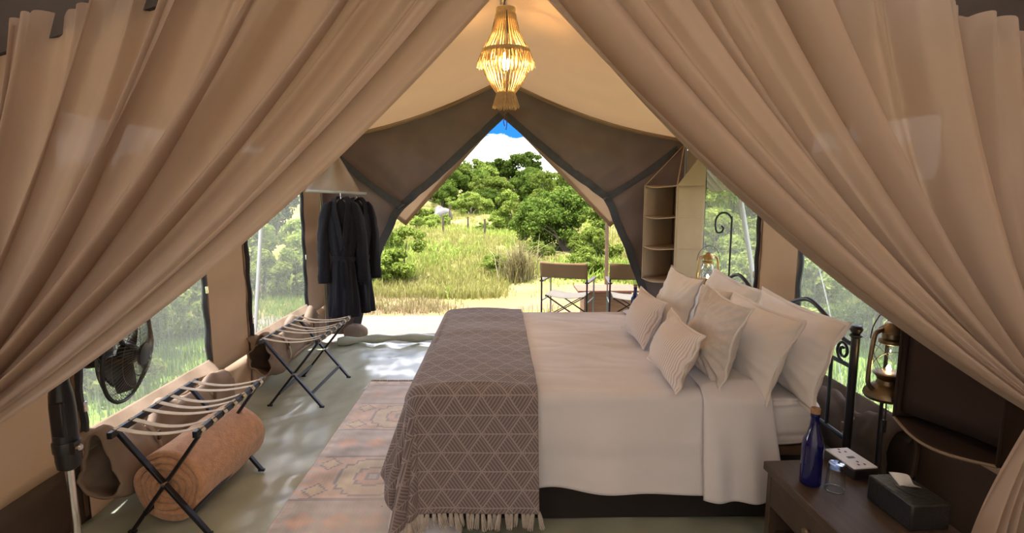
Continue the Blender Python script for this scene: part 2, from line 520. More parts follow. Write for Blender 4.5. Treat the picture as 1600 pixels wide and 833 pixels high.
def vcol_mat(name, rough=0.95, bump=0.4, bscale=160):
    m, n, l, out = new_mat(name)
    a = n.new('ShaderNodeVertexColor'); a.layer_name = 'Col'
    b = n.new('ShaderNodeBsdfPrincipled'); b.inputs['Roughness'].default_value = rough
    b.inputs['Specular IOR Level'].default_value = 0.15
    tc = n.new('ShaderNodeTexCoord')
    l.new(a.outputs[0], b.inputs['Base Color'])
    l.new(add_bump(n, l, tc.outputs['Object'], bscale, bump, 0.004), b.inputs['Normal'])
    l.new(b.outputs[0], out.inputs['Surface'])
    return m
M['rug'] = vcol_mat('rug_wool')

def throw_mat():
    """woven triangles: each filled with slanting pale stripes, on the cloth's own UV in metres"""
    m, n, l, out = new_mat('woven_throw')
    uv = n.new('ShaderNodeUVMap'); uv.uv_map = 'UVMap'
    sep = n.new('ShaderNodeSeparateXYZ'); l.new(uv.outputs[0], sep.inputs[0])
    def mth(op, a, b=None, c=None):
        k = n.new('ShaderNodeMath'); k.operation = op
        for i, v in enumerate((a, b, c)):
            if v is None: continue
            if isinstance(v, (int, float)): k.inputs[i].default_value = v
            else: l.new(v, k.inputs[i])
        return k.outputs[0]
    W, H = 0.118, 0.086
    u = mth('DIVIDE', sep.outputs['X'], W); v = mth('DIVIDE', sep.outputs['Y'], H)
    hv = mth('MULTIPLY', v, 0.5)
    a = mth('SUBTRACT', u, hv); b = mth('ADD', u, hv)
    fa, fb, fv = mth('FRACT', a), mth('FRACT', b), mth('FRACT', v)
    def line(f, w):
        d = mth('ABSOLUTE', mth('SUBTRACT', f, 0.5))
        return mth('GREATER_THAN', d, 0.5 - w)
    ln = mth('MAXIMUM', mth('MAXIMUM', line(fa, 0.035), line(fb, 0.035)), line(fv, 0.035))
    par = mth('ADD', mth('ADD', mth('FLOOR', a), mth('FLOOR', b)), mth('FLOOR', v))
    odd = mth('GREATER_THAN', mth('MODULO', mth('ABSOLUTE', par), 2.0), 0.5)
    s1 = mth('LESS_THAN', mth('FRACT', mth('MULTIPLY', fa, 7.0)), 0.36)
    s2 = mth('LESS_THAN', mth('FRACT', mth('MULTIPLY', fb, 7.0)), 0.36)
    st = mth('ADD', mth('MULTIPLY', s1, odd), mth('MULTIPLY', s2, mth('SUBTRACT', 1.0, odd)))
    pat = mth('MAXIMUM', mth('MULTIPLY', st, 0.75), ln)
    mx = n.new('ShaderNodeMix'); mx.data_type = 'RGBA'
    mx.inputs[6].default_value = (0.165, 0.138, 0.142, 1)
    mx.inputs[7].default_value = (0.34, 0.295, 0.29, 1)
    l.new(pat, mx.inputs[0])
    d = n.new('ShaderNodeBsdfPrincipled'); d.inputs['Roughness'].default_value = 0.95
    d.inputs['Specular IOR Level'].default_value = 0.1
    d.inputs['Sheen Weight'].default_value = 0.2
    l.new(mx.outputs[2], d.inputs['Base Color'])
    bp = n.new('ShaderNodeBump'); bp.inputs['Strength'].default_value = 0.35; bp.inputs['Distance'].default_value = 0.003
    l.new(pat, bp.inputs['Height']); l.new(bp.outputs[0], d.inputs['Normal'])
    l.new(d.outputs[0], out.inputs['Surface'])
    return m
M['throw'] = throw_mat()

def striped(name, base, stripe, per=0.016):
    m, n, l, out = new_mat(name)
    uv = n.new('ShaderNodeUVMap'); uv.uv_map = 'UVMap'
    sep = n.new('ShaderNodeSeparateXYZ'); l.new(uv.outputs[0], sep.inputs[0])
    dv = n.new('ShaderNodeMath'); dv.operation = 'DIVIDE'; dv.inputs[1].default_value = per; l.new(sep.outputs['X'], dv.inputs[0])
    fr = n.new('ShaderNodeMath'); fr.operation = 'FRACT'; l.new(dv.outputs[0], fr.inputs[0])
    rp = n.new('ShaderNodeValToRGB'); rp.color_ramp.interpolation = 'CONSTANT'
    e = rp.color_ramp.elements
    e[0].position = 0; e[0].color = tuple(base) + (1,); e[1].position = 0.62; e[1].color = tuple(stripe) + (1,)
    l.new(fr.outputs[0], rp.inputs[0])
    d = n.new('ShaderNodeBsdfDiffuse'); l.new(rp.outputs[0], d.inputs['Color'])
    bp = n.new('ShaderNodeBump'); bp.inputs['Strength'].default_value = 0.2; bp.inputs['Distance'].default_value = 0.002
    l.new(fr.outputs[0], bp.inputs['Height']); l.new(bp.outputs[0], d.inputs['Normal'])
    l.new(d.outputs[0], out.inputs['Surface'])
    return m
M['stripe'] = striped('striped_cotton', (0.72, 0.66, 0.63), (0.54, 0.46, 0.43), 0.0125)

# ================================================================ TENT SHELL
HW, EAVE, RIDGE = 2.02, 2.17, 2.80
YB = 6.05
def roof_z(ax, y=YB):
    t = min(1.0, abs(ax) / HW)
    return RIDGE - (RIDGE - EAVE) * t - 0.10 * math.sin(pi * t) ** 0.9

# floor: one groundsheet, with creases
nx, ny = 120, 200
xs = np.linspace(-HW + 0.01, HW - 0.01, nx); ys = np.linspace(-1.6, 5.72, ny)
X, Y = np.meshgrid(xs, ys, indexing='ij')
w1 = SN(3, 8, 0.7, 2.6, (1.0, 1.6)); w2 = SN(4, 8, 1.0, 4.0); w3 = SN(6, 14, 4.0, 9.0, (1.0, 0.6))
Z = 0.004 * np.abs(w1(X, Y)) ** 0.8 + 0.006 * w2(X, Y) + 0.0022 * w3(X, Y)
ridge = np.exp(-(np.sin(5.2 * X - 3.1 * Y + 1.2 * w2(X * 0.4, Y * 0.4)) / 0.14) ** 2) * (0.5 + 0.5 * np.sin(2.1 * X + 3 * Y))
Z = Z + 0.012 * 1.4 * ridge * np.clip((Y - 1.8) / 1.5, 0.4, 1)
edge = np.clip((np.abs(X) - (HW - 0.16)) / 0.16, 0, 1)
Z = Z + 0.05 * edge ** 2 - 0.012
fl = grid_obj('floor', np.stack([X, Y, Z], -1), M['floor'], solid=0.01, offset=-1)
tag(fl, 'glossy grey green groundsheet covering the tent floor', None, None, 'structure')

# rolled sill of the groundsheet at the door
sill = MB()
pth = curve([(-1.75, 5.60, 0.035), (-1.3, 5.66, 0.055), (-0.7, 5.70, 0.05), (-0.2, 5.76, 0.035), (0.6, 5.76, 0.035), (1.7, 5.72, 0.035)], 10)
sill.tube(pth, [0.040 + 0.012 * math.sin(i * 0.9) for i in range(len(pth))], 10)
o = sill.build('trim_1', M['floor'], None, True)
tag(o, 'rolled sill edge of the groundsheet at the open door', None, None, 'structure')

# ceiling: two sagging canvas slopes
ceil = empty('ceiling', (0, 0, 0), 0, 'pale tan canvas roof slopes rising to a ridge over the bed', None, None, 'structure')
cn = SN(9, 8, 0.3, 1.4)
for s in (-1, 1):
    xs = np.linspace(0, HW + 0.05, 40); ys = np.linspace(1.70, YB + 0.02, 70)
    X, Y = np.meshgrid(xs, ys, indexing='ij')
    T = np.clip(X / HW, 0, 1)
    Z = RIDGE - (RIDGE - EAVE) * T - 0.10 * np.sin(pi * T) ** 0.9
    Z = Z + 0.012 * cn(X, Y) * np.sin(pi * T) - 0.02 * np.sin(pi * T) * np.cos((Y - 1.7) / 4.35 * 2 * pi)
    P = np.stack([s * X, Y, Z], -1)
    grid_obj('roof_slope', P, M['roof'], ceil, solid=0.004)
# front part of the roof over the entrance, canvas tuned for frontal light
for s in (-1, 1):
    xs = np.linspace(0, HW + 0.05, 16); ys = np.linspace(-1.7, 1.70, 20)
    X, Y = np.meshgrid(xs, ys, indexing='ij')
    T = np.clip(X / HW, 0, 1)
    Z = RIDGE - (RIDGE - EAVE) * T - 0.06 * np.sin(pi * T)
    grid_obj('entrance_roof_slope', np.stack([s * X, Y, Z], -1), M['front_canvas'], ceil, solid=0.004)
fwl = MB()  # unseen wall behind the camera, added to control the light from the front
fwl.add([(-HW, -1.7, -0.01), (HW, -1.7, -0.01), (HW, -1.7, EAVE), (0, -1.7, RIDGE), (-HW, -1.7, EAVE)], [(0, 1, 2, 3, 4)])
o = fwl.build('wall_front_unseen', M['front_canvas'], None)
tag(o, 'unseen tan canvas front wall added to shape the light', None, None, 'structure')
# ridge pole and eave poles
rp = MB(); rp.tube([(0, -1.7, RIDGE - 0.02), (0, YB, RIDGE - 0.02)], 0.02, 10)
rp.build('ridge_pole', M['grey_pole'], ceil, True)
# dark band on the gable above the net curtains
gb = MB()
n = 40
for k in range(n):
    x0, x1 = -HW + 2 * HW * k / n, -HW + 2 * HW * (k + 1) / n
    zt = lambda x: RIDGE - (RIDGE - EAVE) * abs(x) / HW - 0.06 * math.sin(pi * abs(x) / HW)
    zb = lambda x: 2.45 - 0.285 * abs(x)
    gb.add([(x0, 1.74, zb(x0)), (x1, 1.74, zb(x1)), (x1, 1.74, zt(x1)), (x0, 1.74, zt(x0)),
            (x0, 1.76, zb(x0)), (x1, 1.76, zb(x1)), (x1, 1.76, zt(x1)), (x0, 1.76, zt(x0))],
           [(0, 1, 2, 3), (7, 6, 5, 4), (0, 4, 5, 1), (3, 2, 6, 7)])
o = gb.build('trim_2', M['dark_lining'], None)
tag(o, 'dark grey gable band above the net curtains', None, None, 'structure')

# piping along the rear gable
for s, k in ((-1, 3), (1, 4)):
    mb = MB()
    mb.tube([(s * x, YB - 0.05, roof_z(x) - 0.03) for x in np.linspace(0, HW - 0.02, 30)], 0.012, 8)
    mb.tube([(s * x, YB - 0.10, roof_z(x) - 0.018) for x in np.linspace(0, HW - 0.02, 30)], 0.006, 6)
    o = mb.build('trim_%d' % k, M['outer'], None, True)
    tag(o, 'canvas piping along the %s half of the rear gable' % ('left' if s < 0 else 'right'), None, None, 'structure')

# side walls: canvas panels between the screened windows
WIN = [(2.50, 3.62), (4.25, 5.47)]
ZB, ZT = 0.45, 1.98
def canvas_panel(name, s, y0, y1, z0, z1, parent, amp=0.012, seed=1, mat=None):
    nyy = max(4, int((y1 - y0) / 0.05)); nz = max(4, int((z1 - z0) / 0.05))
    ys = np.linspace(y0, y1, nyy); zs = np.linspace(z0, z1, nz)
    Yg, Zg = np.meshgrid(ys, zs, indexing='ij')
    f = SN(seed, 8, 1.0, 5.0, (0.5, 1.8))
    e = np.sin(pi * (Yg - y0) / (y1 - y0)) ** 0.5
    Xg = s * (HW + amp * f(Yg, Zg) * e * 0.6 + 0.0)
    return grid_obj(name, np.stack([Xg, Yg, Zg], -1), mat or M['canvas'], parent, solid=0.006)

def stitch(mb, s, y, z0, z1):
    mb.ribbon([(s * (HW - 0.008), y, z) for z in np.linspace(z0, z1, 12)], (0, 1, 0), 0.018, 0.006)

for s, side in ((-1, 'left'), (1, 'right')):
    wall = empty('wall_' + side, (0, 0, 0), 0, 'tan canvas %s side wall of the tent with two screened windows' % side, None, None, 'structure')
    edges = [-1.7, WIN[0][0], WIN[0][1], WIN[1][0], WIN[1][1], YB]
    for k in (0, 2, 4):
        low = 0.34 if s < 0 else 0.45
        canvas_panel('canvas_panel', s, edges[k], edges[k + 1], low, EAVE, wall, 0.012, 20 + k + (s > 0))
        canvas_panel('lower_panel', s, edges[k], edges[k + 1], 0.0, low, wall, 0.016, 25 + k + (s > 0), M['shaded_canvas'] if (s > 0 or k == 0) else M['canvas'])  # right side and near left get the canvas with painted shade
    for k in (1, 3):
        canvas_panel('lower_panel', s, edges[k], edges[k + 1], 0.0, ZB, wall, 0.016, 30 + k + (s > 0), M['shaded_canvas'] if s > 0 else M['canvas'])
        canvas_panel('canvas_panel', s, edges[k], edges[k + 1], ZT, EAVE, wall, 0.006, 40 + k + (s > 0))
    for y in (2.47, 3.66, 4.21, 5.51):
        mb = MB(); stitch(mb, s, y, 0.05, EAVE - 0.02)
        mb.build('seam', M['tab'], wall)
    # eave valance
    mb = MB(); mb.ribbon([(s * (HW - 0.012), y, EAVE - 0.02) for y in np.linspace(1.8, YB, 30)], (0, 0, 1), 0.05, 0.01)
    mb.build('eave_hem', M['canvas'], wall)

for i, (s, k) in enumerate(((-1, 0), (-1, 1), (1, 0), (1, 1))):
    y0, y1 = WIN[k]
    where = ('left wall', 'right wall')[s > 0]
    lab = {(-1, 0): 'screened window on the left wall beside the black fan', (-1, 1): 'screened window on the left wall beside the hanging robes',
           (1, 0): 'screened window on the right wall behind the lit lantern', (1, 1): 'screened window on the right wall beside the canvas shelf organizer'}[(s, k)]
    wroot = empty('window_%d' % (i + 1), (s * HW, y0, ZB), 0, lab, None, None, 'structure')
    mb = MB()
    mb.add([(0, 0, 0), (0, y1 - y0, 0), (0, y1 - y0, ZT - ZB), (0, 0, ZT - ZB)], [(0, 1, 2, 3)])
    mb.build('pane', M['screen'], wroot)
    # wavy black zip tape round the window
    zp = MB()
    w, h = y1 - y0, ZT - ZB
    r = 0.1
    loop = []
    for z in np.linspace(0, h - r, 26): loop.append((0, z))
    for a in np.linspace(0, pi / 2, 8)[1:]: loop.append((r - r * math.cos(a), h - r + r * math.sin(a)))
    for y in np.linspace(r, w - r, 20)[1:]: loop.append((y, h))
    for a in np.linspace(0, pi / 2, 8)[1:]: loop.append((w - r + r * math.sin(a), h - r + r * math.cos(a)))
    for z in np.linspace(h - r, 0, 26)[1:]: loop.append((w, z))
    path = [(-s * 0.012, y + 0.010 * math.sin(q * 1.3), z + 0.0) for q, (y, z) in enumerate(loop)]
    zp.tube(path, 0.018, 6)
    zp.build('zip', M['zip'], wroot, True)
    zs = MB(); zs.box((-s * 0.03, 0.0 if s < 0 else w, 0.14), (0.012, 0.02, 0.05)); zs.box((-s * 0.03, w if s < 0 else 0.0, 0.5), (0.012, 0.02, 0.05))
    zs.build('zip_pull', M['chrome'], wroot, bevel=0.003)

# rear wall: the two door flaps tied back, and their webbing
back = empty('wall_back', (0, YB, 0), 0, 'dark brown canvas rear wall with door flaps tied open', None, None, 'structure')
def lerp_path(pts, t):
    for (t0, p0), (t1, p1) in zip(pts, pts[1:]):
        if t <= t1:
            k = (t - t0) / (t1 - t0)
            return (p0[0] + (p1[0] - p0[0]) * k, p0[1] + (p1[1] - p0[1]) * k)
    return pts[-1][1]
def outer_edge(s, v):
    if v < 0.45: return (s * (HW - 0.01), EAVE * v / 0.45)
    x = (HW - 0.01) * (1 - (v - 0.45) / 0.55)
    return (s * x, roof_z(x))
EDGE = {-1: [(0, (-1.66, 0.0)), (0.16, (-1.53, 0.50)), (0.32, (-1.33, 1.02)), (0.42, (-1.17, 1.33)), (0.45, (-1.10, 1.43)), (0.5, (-0.98, 1.53)), (0.62, (-0.70, 1.76)), (0.8, (-0.33, 2.10)), (1.0, (0.0, 2.40))],
        1: [(0, (1.72, 0.0)), (0.16, (1.54, 0.52)), (0.32, (1.34, 1.02)), (0.41, (1.17, 1.40)), (0.45, (1.11, 1.53)), (0.5, (0.98, 1.62)), (0.65, (0.62, 1.88)), (0.8, (0.33, 2.12)), (1.0, (0.0, 2.40))]}
for s in (-1, 1):
    nu, nv = 40, 90
    P = np.zeros((nu, nv, 3))
    f = SN(60 + s, 8, 0.6, 2.2)
    epath = []
    for j in range(nv):
        v = j / (nv - 1)
        O = outer_edge(s, v); E_ = lerp_path(EDGE[s], v)
        tie = math.exp(-((v - 0.45) / 0.2) ** 2)
        for i in range(nu):
            u = i / (nu - 1)
            x = O[0] + (E_[0] - O[0]) * u; z = O[1] + (E_[1] - O[1]) * u
            fold = 0.035 * math.sin(2 * pi * (v * 9)) * u ** 1.2 * tie + 0.022 * math.sin(2 * pi * (v * 4 + 0.3)) * math.sin(pi * u)
            y = fold + 0.012 * float(f(u * 1.5, v * 2)) * math.sin(pi * u) - 0.03 * u * tie
            P[i, j] = (x, y, z)
        epath.append(Vector(P[nu - 1, j]))
    grid_obj('door_flap', P, M['flap'], back, solid=0.005)
    mb = MB()
    sides = []
    path = []
    for j in range(nv):
        O = outer_edge(s, j / (nv - 1)); e = epath[j]
        dd = (Vector((O[0], 0, O[1])) - Vector((e.x, 0, e.z)))
        t = (epath[min(j + 1, nv - 1)] - epath[max(j - 1, 0)]).normalized()
        nrm = Vector((t.z, 0, -t.x))
        if nrm.dot(dd) < 0: nrm = -nrm
        path.append(Vector((e.x, e.y - 0.012, e.z)) + nrm * 0.03); sides.append(nrm)
    mb.ribbon(path, sides, 0.085, 0.012)
    mb.build('edge_band', M['band'], back, True)
    # tie strap from the gathered edge up to the eave corner
    mb = MB(); a = path[int(0.45 * (nv - 1))]; b = Vector((s * (HW - 0.12), 0, EAVE - 0.1))
    mb.ribbon([a + (b - a) * t + Vector((0, -0.03 + 0.0 * t, -0.03 * math.sin(pi * t))) for t in np.linspace(0, 1, 14)], (0.3, 0, 1), 0.07, 0.008)
    mb.build('tie_strap', M['band'], back, True)
    mb = MB(); mb.tube([a + Vector((0, -0.03, 0)) + Vector((0.05 * math.cos(q) * 0.6, 0.035 * math.sin(q), 0.02 * math.cos(q))) for q in np.linspace(0, 2 * pi, 18)], 0.012, 8, False)
    mb.build('tie_loop', M['band'], back, True)
    mb = MB(); mb.tube([(s * (HW - 0.02), 0, 0), (s * (HW - 0.02), 0, EAVE)], 0.016, 8)
    mb.build('corner_pole', M['grey_pole'], back, True)
# lighter outer flap hanging behind the door on each side
for s, ex in ((1, 1.0), (-1, 0.93)):
    nu, nv = 10, 30
    P = np.zeros((nu, nv, 3))
    for j in range(nv):
        v = j / (nv - 1)
        inner = Vector((s * ex * (0.02 + 1.20 * v), 0.18, 2.42 - 1.22 * v))
        outer = inner + Vector((s * 0.35, 0.04, 0.28))
        if s < 0: inner += Vector((0.02, 0, 0.02))
        for i in range(nu):
            u = i / (nu - 1)
            p = inner.lerp(outer, u); p.y += 0.015 * math.sin(6 * v + 4 * u)
            P[i, j] = p
    grid_obj('outer_flap', P, M['outer'], back, solid=0.004, label='paler outer flap behind the door opening')
mb = MB()
for dx, dz in ((-0.02, -0.11), (0.015, -0.15), (0.03, -0.08)):
    mb.tube(curve([(0.02, -0.06, 2.41), (0.02 + dx, -0.07, 2.41 + dz * 0.5), (0.02 + dx * 0.4, -0.06, 2.41 + dz)], 5), 0.005, 5)
mb.build('tie_cord', M['tab'], back, True)

# rolled-up window covers tied under the windows
def rolled_cover(s, y0, y1, label, r0=0.085, seed=5, z=0.36, mat=None):
    root = empty('rolled_window_cover', (s * (HW - 0.115), y0, z), 0, label, 'window cover')
    nu, nv = 64, 30
    f = SN(seed, 10, 0.8, 4.0, (1.6, 0.7)); g = SN(seed + 1, 8, 1.5, 6.0)
    P = np.zeros((nu, nv, 3))
    L = y1 - y0
    for i in range(nu):
        t = i / (nu - 1)
        pinch = (0.55 + 0.45 * min(1, (1 - t) / 0.1)) * (1 - 0.13 * (math.exp(-((t - 0.28) / 0.05) ** 2) + math.exp(-((t - 0.75) / 0.05) ** 2)))
        for j in range(nv):
            a = 2 * pi * j / nv
            r = r0 * pinch * (1 + 0.15 * float(f(t, math.cos(a) * 0.4)) + 0.11 * float(g(t * 2 + 0.2 * math.sin(a), math.sin(a) * 0.5)))
            droop = -0.05 * math.sin(pi * t * 2) ** 2
            P[i, j] = (r * math.cos(a) * (1.1 - 0.4 * math.sin(a)), t * L, r * 1.75 * math.sin(a) + droop)
    grid_obj('roll', P, mat or M['canvas_roll'], root, close_v=True, solid=0.012)
    # skirt hanging from the window sill to the roll
    nu2, nv2 = 40, 10
    L2 = L
    Q = np.zeros((nu2, nv2, 3))
    for i in range(nu2):
        t = i / (nu2 - 1)
        for j in range(nv2):
            v = j / (nv2 - 1)
            Q[i, j] = (s * (0.10 - 0.06 * v - 0.02 * math.sin(t * 22) * v), t * L, (ZB - z) + 0.02 - 0.07 * v + 0.01 * math.sin(t * 17) * v)
    grid_obj('skirt', Q, mat or M['canvas_roll'], root, solid=0.005)
    for t in (0.28, 0.75):
        mb = MB(); mb.ribbon([(r0 * 1.0 * math.cos(a) * (1.1 - 0.4 * math.sin(a)), t * L, r0 * 1.65 * math.sin(a) - 0.03) for a in np.linspace(0, 2 * pi, 22)], (0, 1, 0), 0.025, 0.006)
        st = mb.build('tie_strap', M['canvas'], root, True)
        mb = MB(); mb.box((-s * 0.082, t * L, 0.02), (0.014, 0.022, 0.05))
        mb.build('toggle', M['tab'], st, bevel=0.004)
    return root
rolled_cover(-1, 2.42, 3.62, 'rolled brown window cover under the window beside the fan', 0.075, 5, 0.31)
rolled_cover(-1, 4.15, 5.45, 'rolled brown window cover behind the luggage rack nearest the door', 0.08, 8, 0.31)
rolled_cover(1, 2.45, 3.55, 'rolled brown window cover under the lit lantern', 0.07, 12, 0.33, M['shaded_canvas'])  # same cover, its colour darkened for the shaded right side

# ================================================================ OUTSIDE GROUND
nx, ny = 150, 150
xs = np.linspace(-45, 45, nx); ys = np.concatenate([np.linspace(-10, 14, 70), np.linspace(14.5, 75, ny - 70)])
X, Y = np.meshgrid(xs, ys, indexing='ij')
gn = SN(70, 8, 0.03, 0.15); gn2 = SN(71, 8, 0.1, 0.5)
def ground_z(x, y):
    x = np.asarray(x, float); y = np.asarray(y, float)
    rise = np.clip((y - 9) / 40, 0, 1.6) ** 1.2 * 1.5
    side = np.clip((np.abs(x) - 5) / 30, 0, 1) * 1.0
    calm = np.clip((np.maximum(np.abs(x) - 3.5, y - 7.6)) / 3, 0, 1)
    return -0.14 + rise + side + calm * (0.12 * gn(x, y) + 0.04 * gn2(x, y))
Z = ground_z(X, Y)
hole = ~((np.abs(X) < 2.4) & (Y > -2.2) & (Y < 5.5))
g = grid_obj('ground', np.stack([X, Y, Z], -1), M['ground'])
tag(g, 'dry grassy ground around the tent', None, None, 'structure')
mb = MB(); mb.box((0.4, 6.60, -0.15), (7.4, 1.62, 0.10))
pt = mb.build('patio', M['patio'], None, bevel=0.015)
tag(pt, 'pale sunlit slab in front of the open door', None, None, 'structure')

# ---------------------------------------------------------------- vegetation
def leaves_mesh(name, clumps, per, size, mat, seed, asp=0.55, shell=0.75):
    """clumps: list of (centre, radii); each leaf a bent pair of triangles"""
    r = np.random.RandomState(seed)
    V = []; F = []
    for c, rad in clumps:
        n = per
        d = r.normal(size=(n, 3)); d /= np.linalg.norm(d, axis=1)[:, None]
        rr = shell + (1.08 - shell) * r.rand(n, 1) ** 0.6
        p = np.array(c) + d * rr * np.array(rad)
        nrm = d + r.normal(size=(n, 3)) * 0.7 + np.array([0, 0, 0.5]); nrm /= np.linalg.norm(nrm, axis=1)[:, None]
        t = np.cross(nrm, r.normal(size=(n, 3))); t /= np.linalg.norm(t, axis=1)[:, None]
        b = np.cross(nrm, t)
        sz = size * (0.6 + 0.8 * r.rand(n, 1))
        q = np.stack([p - t * sz, p - b * sz * asp + nrm * sz * 0.2, p + t * sz, p + b * sz * asp + nrm * sz * 0.2], 1)
        base = len(V) * 4
        V.append(q)
    V = np.concatenate(V, 0)
    n = len(V)
    idx = np.arange(n)[:, None] * 4 + np.array([[0, 1, 2, 3]])
    me = bpy.data.meshes.new(name)
    me.from_pydata(V.reshape(-1, 3).tolist(), [], idx.tolist())
    me.materials.append(mat)
    me.update()
    return me

def bush_mesh(seed, h, w, mat, n_cl, per, leaf, flat=0.0):
    """main lobes, each carrying smaller clumps of leaves over its outside"""
    r = random.Random(seed)
    lobes = []
    for k in range(max(6, n_cl // 4)):
        a = r.random() * 2 * pi; q = math.sqrt(r.random())
        z0 = max(flat, 0.10)
        z = h * (z0 + (0.80 - z0) * r.random() * (1 - 0.45 * q * q))
        lobes.append(((w * 0.66 * q * math.cos(a), w * 0.66 * q * math.sin(a), z), w * r.uniform(0.22, 0.36)))
    cl = []
    for k in range(int(n_cl * 2.5)):
        c, lr = lobes[k % len(lobes)]
        a = r.random() * 2 * pi; b = math.asin(r.uniform(-0.9 if not flat else -0.5, 1.0))
        p = (c[0] + lr * math.cos(a) * math.cos(b), c[1] + lr * math.sin(a) * math.cos(b), max(0.08 * h, c[2] + 0.8 * lr * math.sin(b)))
        rr = w * r.uniform(0.09, 0.18)
        cl.append((p, (rr, rr, rr * r.uniform(0.55, 0.9))))
    me = leaves_mesh('foliage', cl, per // 2, leaf, mat, seed, shell=0.25)
    return me, [(c, (lr, lr, lr)) for c, lr in lobes]

def stems(cl, seed, r0, h):
    rr = random.Random(seed)
    mb = MB()
    for c, rad in cl[:9]:
        b = (rr.uniform(-r0, r0) * 1.5, rr.uniform(-r0, r0) * 1.5, -0.1)
        m = (c[0] * 0.35 + rr.uniform(-.05, .05), c[1] * 0.35, c[2] * 0.55)
        mb.tube([b, m, c], [r0, r0 * 0.65, r0 * 0.25], 6)
    return mb

PLANTS = {}
def plant_proto(key, kind, seed, h, w, mat, n_cl, per, leaf, flat=0.0, r0=0.03):
    me, cl = bush_mesh(seed, h, w, mat, n_cl, per, leaf, flat)
    st = stems(cl, seed, r0, h)
    so = st.build('stem' if kind != 'tree' else 'trunk', M['bark'], None, True)
    sme = so.data
    bpy.data.objects.remove(so)
    PLANTS[key] = (kind, me, sme)
plant_proto('bush_a', 'bush', 101, 1.6, 1.1, M['leaf_mid'], 26, 420, 0.038)
plant_proto('bush_b', 'bush', 102, 1.2, 1.0, M['leaf_light'], 22, 420, 0.034)
plant_proto('bush_c', 'bush', 103, 1.9, 1.4, M['leaf_dark'], 34, 480, 0.038)
plant_proto('tree_a', 'tree', 104, 4.2, 2.6, M['leaf_dark'], 40, 520, 0.075, 0.36, 0.12)
plant_proto('tree_b', 'tree', 105, 3.4, 2.4, M['leaf_mid'], 36, 480, 0.075, 0.25, 0.10)
plant_proto('near_bush', 'bush', 106, 1.7, 1.0, M['leaf_light'], 26, 420, 0.032)

def plant(key, x, y, sc_=1.0, label='', group=None, name=None, rz=None, sz=None):
    kind, me, sme = PLANTS[key]
    root = empty(name or ('bush' if kind == 'bush' else 'tree'), (x, y, float(ground_z(x, y))), rnd.random() * 6.28 if rz is None else rz, label, kind, group)
    root.scale = (sc_, sc_, sz or sc_)
    for nm, m_ in (('foliage', me), ('stem' if kind == 'bush' else 'trunk', sme)):
        o = bpy.data.objects.new(nm, m_)
        COL.objects.link(o); o.parent = root
        if nm == 'foliage': o['kind'] = 'stuff'
    return root

# seen through the door: pixel column -> x = (px-787)/850*y
def px(p, y): return (p - 787) / 850.0 * y
plant('tree_a', px(805, 38), 38, 1.0, 'tall rounded tree standing above the others on the skyline', None, 'skyline_tree', 0.4, 0.92)
for p, y, s_, k in ((700, 36, 0.95, 'tree_b'), (745, 42, 0.9, 'tree_b'), (672, 40, 0.8, 'tree_a'), (765, 33, 0.6, 'tree_b'), (855, 40, 0.62, 'tree_b'), (885, 33, 0.75, 'tree_b')):
    plant(k, px(p, y), y, s_, 'green tree in the row beyond the meadow', 'trees beyond the meadow')
plant('bush_c', px(885, 15.0), 15.0, 1.15, 'large dense green bush directly behind the director chairs', None, None, 1.0)
plant('bush_a', px(800, 21), 21, 1.0, 'rounded green bush standing alone in mid meadow', None, None, 0.5)
plant('bush_a', px(915, 11.2), 11.2, 0.62, 'small green bush behind the left director chair', None, None, 2.2)
plant('bush_b', px(735, 27), 27, 1.35, 'bright light green bush below the skyline tree', None, None, 0.9)
plant('bush_a', px(628, 11.0), 11.0, 0.72, 'leafy bush at the left edge of the door opening', None, None, 1.7)
plant('bush_b', px(775, 11.6), 11.6, 0.48, 'low bush beside the straw tussock', None, None, 1.1)
for p, y, s_, k in ((655, 25, 1.1, 'bush_a'), (690, 23, 0.6, 'bush_b'), (660, 20, 0.7, 'bush_b'), (835, 26, 1.3, 'bush_a'), (940, 13.5, 0.9, 'bush_a'), (755, 20, 0.5, 'bush_b'), (860, 19, 0.8, 'bush_b'), (715, 30, 0.9, 'bush_b'), (840, 13.2, 0.5, 'bush_b'), (600, 14, 1.0, 'bush_a'), (765, 29, 0.9, 'bush_c'), (690, 31, 0.9, 'bush_c'), (880, 28, 1.5, 'bush_a'), (910, 25, 1.3, 'bush_b'), (690, 34, 1.5, 'bush_c'), (735, 36, 1.5, 'bush_c'), (772, 37, 1.6, 'bush_a'), (842, 35, 1.6, 'bush_c'), (712, 38, 1.8, 'bush_a')):
    plant(k, px(p, y), y, s_, 'green bush scattered in the meadow', 'bushes in the meadow')
